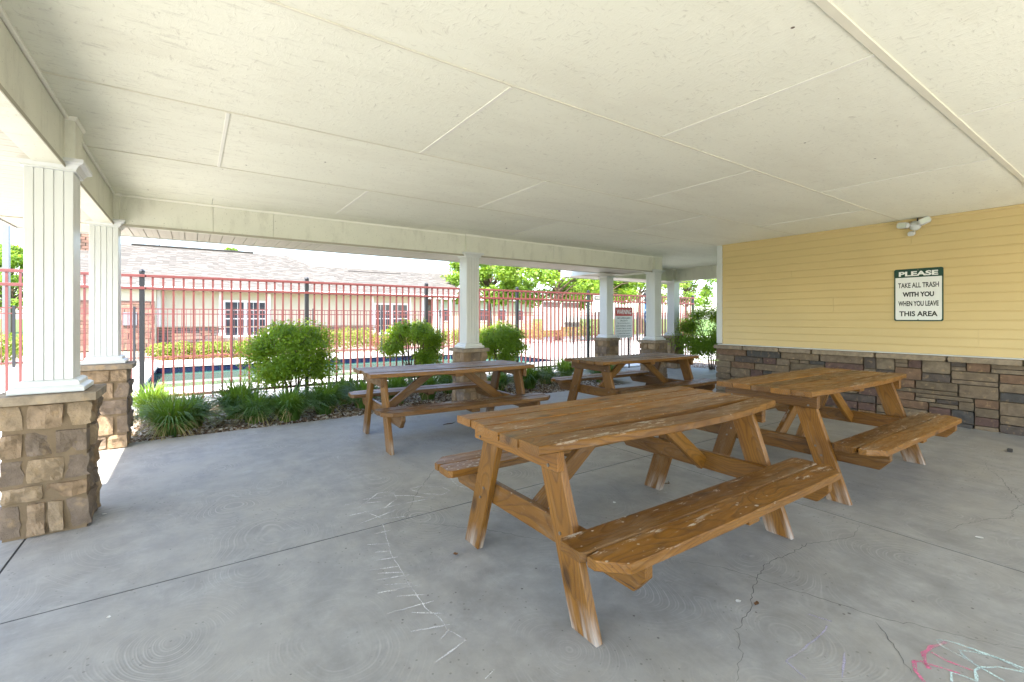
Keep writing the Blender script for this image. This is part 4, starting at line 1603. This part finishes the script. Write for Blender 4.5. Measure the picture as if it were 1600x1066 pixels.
# daylily clumps
def blades(seed, n, h_, spread, dry):
    rg = random.Random(seed)
    V, F, mi = [], [], []
    for i in range(n):
        a = rg.uniform(0, 2 * math.pi)
        isdry = rg.random() < dry
        ln = h_ * rg.uniform(.7, 1.25) * (1.0 if not isdry else .75)
        lean = rg.uniform(.15, 1.0) * spread
        wd = rg.uniform(.0032, .0062)
        r0 = rg.uniform(0, .09)
        bx, by_ = math.cos(a) * r0, math.sin(a) * r0
        tx, ty = -math.sin(a), math.cos(a)
        tw = rg.uniform(-.6, .6)
        dx, dy = math.cos(a + tw), math.sin(a + tw)
        k0 = len(V)
        m_ = 6
        for j in range(m_ + 1):
            f = j / m_
            out = lean * ln * (f ** 1.5)
            zz = ln * (f - (.25 + .55 * lean) * f ** 2.4 * (1.0 if not isdry else 1.35))
            ww = wd * (1 - f ** 2) * (.6 + .6 * min(1, f * 4)) + .0004
            px2, py2 = bx + dx * out, by_ + dy * out
            V.append((px2 - tx * ww, py2 - ty * ww, zz))
            V.append((px2 + tx * ww, py2 + ty * ww, zz))
        for j in range(m_):
            q = k0 + 2 * j
            F.append((q, q + 1, q + 3, q + 2))
            mi.append(1 if isdry else 0)
    me = bpy.data.meshes.new('foliage')
    me.from_pydata(V, [], F)
    return me, mi


clump_me = []
for i, (n, h_, sp_, dry, mt) in enumerate(((760, .50, .9, .10, 'blade'), (700, .46, 1.0, .25, 'blade'), (760, .56, .8, .05, 'blade'), (560, .48, .9, .03, 'blade_b'))):
    me, mi = blades(50 + i, n, h_, sp_, dry)
    me.materials.append(M[mt])
    me.materials.append(M['straw'])
    me.polygons.foreach_set('material_index', mi)
    clump_me.append(me)
clumps = [  # photo column, depth / H, mesh, scale, label
    (236, 6.15, 3, .95, 'bright green grassy clump near the fence, left end of the bed'),
    (268, 5.10, 1, 1.0, 'dark grassy clump at the bed edge, nearest the sunlit column base'),
    (300, 5.32, 0, .85, 'dark grassy clump behind the one at the left bed edge'),
    (372, 5.55, 2, .95, 'sun tipped grassy clump left of the largest shrub'),
    (400, 5.25, 1, .95, 'grassy clump with straw base in front of the largest shrub, left side'),
    (452, 5.12, 0, .95, 'dark grassy clump directly below the largest shrub at the bed edge'),
    (508, 5.30, 0, .95, 'dark grassy clump right below the largest shrub'),
    (540, 5.75, 2, .8, 'grassy clump between the largest and the twiggy shrub, near the fence'),
    (568, 5.35, 0, .9, 'dark grassy clump behind the left bench end of the back left table'),
    (620, 5.40, 2, .85, 'grassy clump seen under the back left table top, below the twiggy shrub'),
    (668, 5.45, 0, .85, 'grassy clump just left of the lone column base'),
    (700, 5.75, 2, .75, 'grassy clump close behind the lone column base'),
    (778, 5.50, 0, .85, 'grassy clump seen between the right legs of the back left table'),
    (826, 5.45, 0, .95, 'grassy clump right of the back left table, left of the next table'),
    (853, 5.70, 1, .9, 'second grassy clump right of the back left table, near the fence'),
    (884, 6.0, 3, .95, 'bright grassy clump rising behind the left bench of the half hidden table'),
    (940, 5.25, 0, .8, 'dark grassy clump seen between legs of the half hidden table'),
    (965, 5.2, 2, .8, 'grassy clump under the half hidden table, nearest the walkway'),
]
for i, (px, Yh, k, sc, lab) in enumerate(clumps):
    x, y = bedpos(px, Yh)
    if x > SLX[3] - .75: x = SLX[3] - .75
    o = link('daylily_clump', clump_me[k])
    o.location = (x, y, BZ0 - .005)
    o.scale = (sc * 1.35, sc * 1.35, sc * rnd.uniform(1.30, 1.5))
    o.rotation_euler = (0, 0, rnd.uniform(0, 6.28))
    tag(o, lab, 'plant', 'grassy clumps along the planting bed')
o = link('daylily_clump', clump_me[3])
o.location = (-1.62, 3.55, BZ0)
o.scale = (.9, .9, 1.0)
tag(o, 'grassy clump outside the pavilion, beside the column on open floor', 'plant', 'grassy clumps along the planting bed')

# gravel and bark on the bed
rg = np.random.default_rng(5)
bm = bmesh.new()
def chips(x0, x1, y0, y1, n):
    for i in range(n):
        x, y = rg.uniform(x0, x1), rg.uniform(y0, y1)
        s = rg.uniform(.012, .036)
        vs = []
        for sx, sy, sz in ((1, 0, 0), (-.6, .8, 0), (-.6, -.8, 0), (.1, 0, .8)):
            vs.append(bm.verts.new((x + s * (sx + rg.normal() * .25), y + s * (sy + rg.normal() * .25), BZ0 + .002 + s * (sz * .8 + abs(rg.normal()) * .2))))
        for f in ((0, 1, 3), (1, 2, 3), (2, 0, 3)):
            bm.faces.new([vs[q] for q in f])
chips(SLX[0], SLX[3] - .6, SLAB_Y1 + .03, 6.55 * H, 14000)
chips(SLX[4], SLX[4] + 1.6, 4.2 * H, 6.5 * H, 2500)
o = bm_link('gravel', bm, M['chip'])
tag(o, 'pale gravel and bark chips scattered over the planting bed', 'gravel', None, 'stuff')

# small hedges in front of the clubhouse
def hedge(x0, x1, y, d_, h_, mat, label, seed, n, name='hedge', group='hedges in front of the clubhouse', z0=-.03, cat='hedge'):
    rg_ = np.random.default_rng(seed)
    L_ = x1 - x0
    k_ = max(3, int(L_ / (d_ * .55)))
    lob = [((i + .5) / k_ * L_ - L_ / 2 + rg_.normal() * .05, rg_.normal() * .05, h_ * .52, d_ * .52, d_ * .5, h_ * rg_.uniform(.42, .52)) for i in range(k_)]
    P, d = crown_points(rg_, lob, n, .4)
    P[:, 2] = np.maximum(P[:, 2], .02)
    me = leaf_mesh('foliage', P, d + rg_.normal(size=P.shape) * .5 + np.array([0, 0, .3]), rg_.uniform(.03, .055, len(P)), seed)
    o_ = link(name, me, M[mat])
    o_.location = ((x0 + x1) / 2, y, z0)
    return tag(o_, label, cat, group)


hy = 14.6 * H
hedge(AY(238, hy), AY(330, hy), hy, .8, .52, 'leaf_y', 'yellow green clipped hedge left of the first clubhouse window', 61, 2600)
hedge(AY(332, hy), AY(392, hy), hy, .8, .50, 'leaf_y', 'yellow green clipped hedge below the first clubhouse window', 62, 1800)
hedge(AY(470, hy), AY(583, hy), hy + .3, 1.2, .95, 'leaf_y', 'larger yellow green hedge between the two clubhouse windows', 63, 4200)
hedge(AY(585, hy), AY(640, hy), hy, .8, .6, 'leaf_r', 'reddish shrub row below the second clubhouse window', 64, 1600)
hedge(AY(676, hy), AY(795, hy), hy + .2, 1.0, .85, 'leaf_y', 'yellow green hedge right of the clubhouse porch', 65, 3800)
hy2 = 13.9 * H
hedge(AY(248, hy2), AY(420, hy2), hy2, .4, .16, 'leaf_r', 'low strip of reddish flowers in front of the left hedges', 66, 1600)
hedge(AY(820, 15.5 * H), AY(905, 15.5 * H), 15.5 * H, 1.3, 1.2, 'leaf_r', 'reddish bush beyond the pool behind the white boards', 67, 3600)
hedge(AY(906, 15.5 * H), AY(985, 15.5 * H), 15.5 * H, 1.3, 1.25, 'leaf_y', 'olive bush beyond the pool behind the rules sign', 68, 3200)
hedge(AY(-60, 15.0 * H), AY(60, 15.0 * H), 15.0 * H, 1.3, .9, 'leaf_y', 'yellow flowering bush by the left fence post', 69, 2600)
hedge(-8.6, -6.4, 25.5, 1.4, 1.25, 'leaf', 'dark green hedge beneath the tree by the light pole', 70, 2600)


def tree(x, y, hgt, rad, label, seed, n, mat='leaf_t', leaf=.13, base=.28, group='trees beyond the pool fence'):
    t = empty('broadleaf_tree', (x, y, -.04))
    tag(t, label, 'tree', group)
    rg_ = np.random.default_rng(seed)
    bm = bmesh.new()
    th = hgt * base
    add_tube(bm, [(0, 0, -.1), (.03, .02, th * .5), (0, .05, th), (.05, 0, hgt * .55), (0, 0, hgt * .8)], [.028 * hgt, .022 * hgt, .018 * hgt, .011 * hgt, .004 * hgt], 8)
    lob = []
    for i in range(34):
        a = rg_.random() * 2 * math.pi
        f = rg_.random()
        zz = th + (hgt - th) * (.08 + .88 * f)
        env = math.sin(math.pi * min(1, .22 + .78 * f)) ** .7
        r_ = rad * env * math.sqrt(rg_.uniform(.15, 1))
        c = np.array([math.cos(a) * r_, math.sin(a) * r_, zz])
        q = rad * rg_.uniform(.16, .32)
        lob.append((*c, q * 1.1, q * 1.1, q * .7))
        s0 = Vector((0, 0, th + (zz - th) * .45))
        m_ = s0.lerp(Vector(c), .5) + Vector((0, 0, .05 * hgt))
        add_tube(bm, [tuple(s0), tuple(m_), tuple(c)], [.008 * hgt, .005 * hgt, .0015 * hgt], 5)
    bm_link('trunk', bm, M['bark'], t)
    P, d = crown_points(rg_, lob, n, .75)
    N = d * .5 + rg_.normal(size=P.shape) * .6 + np.array([0, 0, .5])
    me = leaf_mesh('crown', P, N, leaf * rg_.uniform(.6, 1.3, len(P)), seed + 3, .5)
    link('crown', me, M[mat], t)
    return t


def at(px, z):
    u = (px - 800) / FPX
    return z * (CA * u + SA), z * (-SA * u + CA)


x, y = at(765, 31); tree(x, y, 7.5, 3.1, 'bright green leafy tree right of the lone column, beyond the clubhouse porch', 81, 15000)
x, y = at(872, 27); tree(x, y, 7.2, 3.3, 'large green tree behind the white boards on the fence', 82, 17000)
x, y = at(940, 34); tree(x, y, 7.0, 3.0, 'green tree partly behind the far column left of the warning sign', 83, 12000)
x, y = at(1000, 40); tree(x, y, 7.6, 3.6, 'pale yellow green tree above the warning sign', 84, 13000, 'leaf_p')
x, y = at(1072, 46); tree(x, y, 7.4, 2.8, 'green tree seen between the two right columns', 85, 8000)
x, y = at(18, 33); tree(x, y, 6.4, 3.0, 'green tree behind the grey light pole', 86, 9000)
x, y = at(-45, 38); tree(x, y, 6.6, 3.2, 'green tree beside the one behind the light pole, farther from the clubhouse', 87, 7000)
x, y = at(360, 62); tree(x, y, 10.6, 2.6, 'distant tree whose top shows over the clubhouse ridge', 88, 6000, 'leaf_t', .2)

# light pole at far left
x, y = at(10, 22)
lp = empty('light_pole', (x, y, 0))
tag(lp, 'tall grey light pole beyond the fence, in front of a tree', 'pole')
bm = bmesh.new()
add_box(bm, -.115, .115, -.115, .115, .1, 7.5, .01)
bm_link('shaft', bm, M['lightgrey'], lp)
box('base_plate', -.25, .25, -.25, .25, -.05, .099, M['deck'], lp, .01)
box('arm', .116, .8, -.05, .05, 7.2, 7.3, M['lightgrey'], lp)
box('lamp_head', .5, 1.0, -.2, .2, 7.05, 7.19, M['lightgrey'], lp, .02)

# pale apartment block beyond the trees, right of the porch
bldg = empty('apartment_block', (23, 42, 0))
tag(bldg, 'pale two tone building far behind the trees, right of the clubhouse', 'building')
box('wall', -6, 9, 0, 6, -.1, 3.1, M['club_siding'], bldg)
bm = bmesh.new()
add_prism(bm, [(-.6, 3.12), (6.6, 3.12), (3, 4.7)], -6.4, 9.4)
for v in bm.verts: v.co = Vector((v.co.z, v.co.x, v.co.y))
bm_link('roof', bm, M['roof'], bldg)
for i in range(6):
    f = box('window', -5 + i * 2.3, -3.9 + i * 2.3, -.05, -.004, .9, 2.2, M['white'], bldg)
    box('pane', -.46, .46, -.03, -.0235, -.56, .56, M['glass'], f)
box('door', -3.5, -2.6, -.04, -.004, 0, 2.05, M['signwhite'], bldg)

# ================================================================== MARKS AND LITTER ON THE FLOOR
def ribbon(bm, pts, wd, z, jag=0.0, seed=0, taper=False, step=.03):
    r_ = random.Random(seed)
    dense = []
    for a, b in zip(pts, pts[1:]):
        a, b = Vector(a), Vector(b)
        n = max(1, int((b - a).length / step))
        for i in range(n):
            dense.append(a.lerp(b, i / n))
    dense.append(Vector(pts[-1]))
    prev = None
    for i, p in enumerate(dense):
        d = dense[min(i + 1, len(dense) - 1)] - dense[max(i - 1, 0)]
        nrm = Vector((-d.y, d.x, 0))
        if nrm.length < 1e-6: continue
        nrm.normalize()
        j = r_.uniform(-jag, jag) if 0 < i < len(dense) - 1 else 0
        f = 1.0 if not taper else .35 + .65 * math.sin(math.pi * min(1, max(0, i / max(1, len(dense) - 1))))
        ww = wd / 2 * f * r_.uniform(.6, 1.3)
        c = p + nrm * j
        v0 = bm.verts.new((c.x - nrm.x * ww, c.y - nrm.y * ww, z))
        v1 = bm.verts.new((c.x + nrm.x * ww, c.y + nrm.y * ww, z))
        if prev:
            bm.faces.new((prev[0], prev[1], v1, v0))
        prev = (v0, v1)


def strokes(name, lists, wd, mat, z, jag=0.0, taper=False, seed=0, step=.03):
    bm = bmesh.new()
    for i, l_ in enumerate(lists):
        ribbon(bm, [G(*p) for p in l_], wd, z, jag, seed + i, taper, step)
    return bm_link(name, bm, mat, floor)


for i, l_ in enumerate(([(1150, 1066), (1158, 1020), (1150, 985), (1172, 955), (1178, 915), (1196, 882), (1240, 862), (1262, 850), (1300, 845), (1332, 838), (1344, 818)],
                        [(1068, 876), (1140, 890), (1185, 905), (1240, 922), (1320, 948), (1380, 968), (1440, 978), (1530, 1003), (1600, 1014)],
                        [(1368, 972), (1388, 1000), (1425, 1052)],
                        [(1476, 832), (1495, 822), (1540, 812), (1580, 810), (1584, 795), (1598, 788), (1580, 770), (1562, 745), (1545, 735), (1540, 722)],
                        [(632, 815), (640, 795), (648, 775), (660, 760), (672, 742), (690, 722)],
                        [(632, 815), (700, 822), (760, 828), (850, 845)])):
    bm = bmesh.new()
    ribbon(bm, [G(*p) for p in l_], .0028, .0012, .008, 90 + i, True, .022)
    bm_link('crack', bm, M['crack'], floor)

# comb of white chalk strokes along a curved spine
spine = [(598, 820), (612, 868), (628, 895), (645, 922), (665, 950), (688, 968), (700, 985), (728, 1002)]
teeth = [((580, 836), (612, 829)), ((574, 852), (610, 850)), ((586, 864), (609, 862)), ((585, 877), (622, 871)), ((578, 892), (624, 886)), ((590, 897), (634, 895)), ((586, 908), (640, 899)), ((600, 915), (644, 912)), ((590, 928), (655, 915)), ((620, 933), (666, 930)), ((605, 960), (678, 940)), ((643, 958), (694, 960)), ((642, 988), (703, 977)), ((688, 1000), (702, 984)), ((680, 1036), (729, 1001)), ((758, 1062), (772, 1048))]
strokes('chalk_drawing', [spine], .004, M['chalk_w'], .0024, .003, False, 5)
strokes('chalk_drawing', teeth, .009, M['chalk_w'], .0032, .002, True, 15)
scr = [[(538, 790), (595, 785)], [(540, 808), (620, 790), (680, 778)], [(548, 825), (600, 805), (622, 796)], [(560, 795), (590, 772), (612, 768), (620, 780), (600, 795)], [(600, 776), (640, 775), (676, 780)], [(570, 800), (600, 812), (632, 808)], [(640, 765), (660, 760), (690, 762), (704, 768), (690, 774), (660, 772), (642, 766)], [(700, 745), (715, 760), (734, 764)], [(690, 742), (725, 758)], [(560, 782), (600, 778)]]
strokes('chalk_drawing', scr, .008, M['chalk_w'], .0040, .003, False, 33)
strokes('chalk_drawing', [[(1478, 1004), (1455, 1012), (1443, 1022), (1446, 1036), (1452, 1046)], [(1428, 1034), (1440, 1034), (1450, 1042)], [(1428, 1034), (1432, 1050), (1444, 1066)]], .014, M['chalk_p'], .0024, .003, False, 40)
strokes('chalk_drawing', [[(1454, 1020), (1480, 1034), (1522, 1050)], [(1448, 1038), (1475, 1046), (1500, 1054)]], .010, M['chalk_p'], .0032, .002, False, 44)
strokes('chalk_drawing', [[(1600, 1046), (1570, 1034), (1520, 1016), (1480, 1002), (1463, 1001), (1470, 1010), (1500, 1026), (1535, 1046), (1570, 1066)], [(1600, 1050), (1560, 1030), (1520, 1020), (1498, 1017), (1505, 1026), (1520, 1036)], [(1600, 1052), (1560, 1044), (1532, 1044), (1524, 1050), (1526, 1066)], [(1487, 1066), (1486, 1052), (1510, 1060), (1526, 1066)]], .009, M['chalk_m'], .0040, .002, False, 48)
strokes('chalk_drawing', [[(1228, 1034), (1250, 1020), (1285, 990), (1292, 978)], [(1228, 1034), (1260, 1062)], [(1316, 1060), (1320, 1020)], [(1262, 960), (1300, 972)]], .007, M['chalk_v'], .0024, .003, False, 55)


def flake(name, px, py, s, mat, label, cat, seed, curl=.25):
    r_ = random.Random(seed)
    p = G(px, py)
    bm = bmesh.new()
    n = 9
    ring = [bm.verts.new((math.cos(2 * math.pi * k / n) * s * r_.uniform(.6, 1.1), math.sin(2 * math.pi * k / n) * s * .65 * r_.uniform(.6, 1.1), .004 + s * curl * r_.random())) for k in range(n)]
    c = bm.verts.new((0, 0, .0025))
    for k in range(n):
        bm.faces.new((c, ring[k], ring[(k + 1) % n]))
    bmesh.ops.solidify(bm, geom=list(bm.faces), thickness=.0015)
    o_ = bm_link(name, bm, mat, None, Matrix.Translation((p.x, p.y, .0045)) @ Matrix.Rotation(r_.uniform(0, 6), 4, 'Z'))
    return tag(o_, label, cat)


flake('dried_leaf', 712, 868, .02, M['dryleaf'], 'curled brown leaf on the floor near the front left table foot', 'leaf', 1)
flake('dried_leaf', 1182, 946, .018, M['dryleaf'], 'rust brown leaf on the floor beside the long crack in front', 'leaf', 2)
flake('paint_chip', 1153, 942, .016, M['chipwhite'], 'white paint chip on the floor left of the rust brown leaf', 'debris', 3, .05)
flake('paint_chip', 960, 787, .018, M['chipwhite'], 'white paint chip on the floor under the nearest table', 'debris', 4, .05)
flake('paint_chip', 1530, 842, .022, M['chipwhite'], 'largest white chip, on open floor beyond the long joint', 'debris', 5, .05)
flake('paint_chip', 163, 805, .016, M['chipwhite'], 'white paint chip on the floor touching distance from the wide stone column base', 'debris', 6, .05)
flake('paint_chip', 170, 967, .013, M['chipwhite'], 'small white paint chip on open floor, near the joint that meets the stone column', 'debris', 7, .05)
p = G(1578, 706)
bm = stone_block(.05, .03, .035, 7, .006, 3, 2, 2)
tag(bm_link('pebble', bm, M['dark'], None, Matrix.Translation((p.x, p.y, .013))), 'dark pebble on the floor near the ledge stone wall', 'stone')
p = G(703, 663)
bm = bmesh.new()
add_tube(bm, [(-.09, 0, .006), (-.03, .012, .008), (.03, .0, .007), (.09, .03, .012)], [.004, .006, .005, .002], 5)
tag(bm_link('twig', bm, M['bark'], None, Matrix.Translation((p.x, p.y, 0))), 'dark twig on the floor under the back left table', 'twig')
p = G(1040, 757)
bm = bmesh.new()
add_tube(bm, [(-.07, 0, .006), (-.02, .012, .008), (.03, -.01, .006), (.06, .02, .008)], [.004, .006, .005, .002], 5)
tag(bm_link('twig', bm, M['bark'], None, Matrix.Translation((p.x, p.y, 0))), 'dark twig on the floor beside a far foot of the nearest table', 'twig')
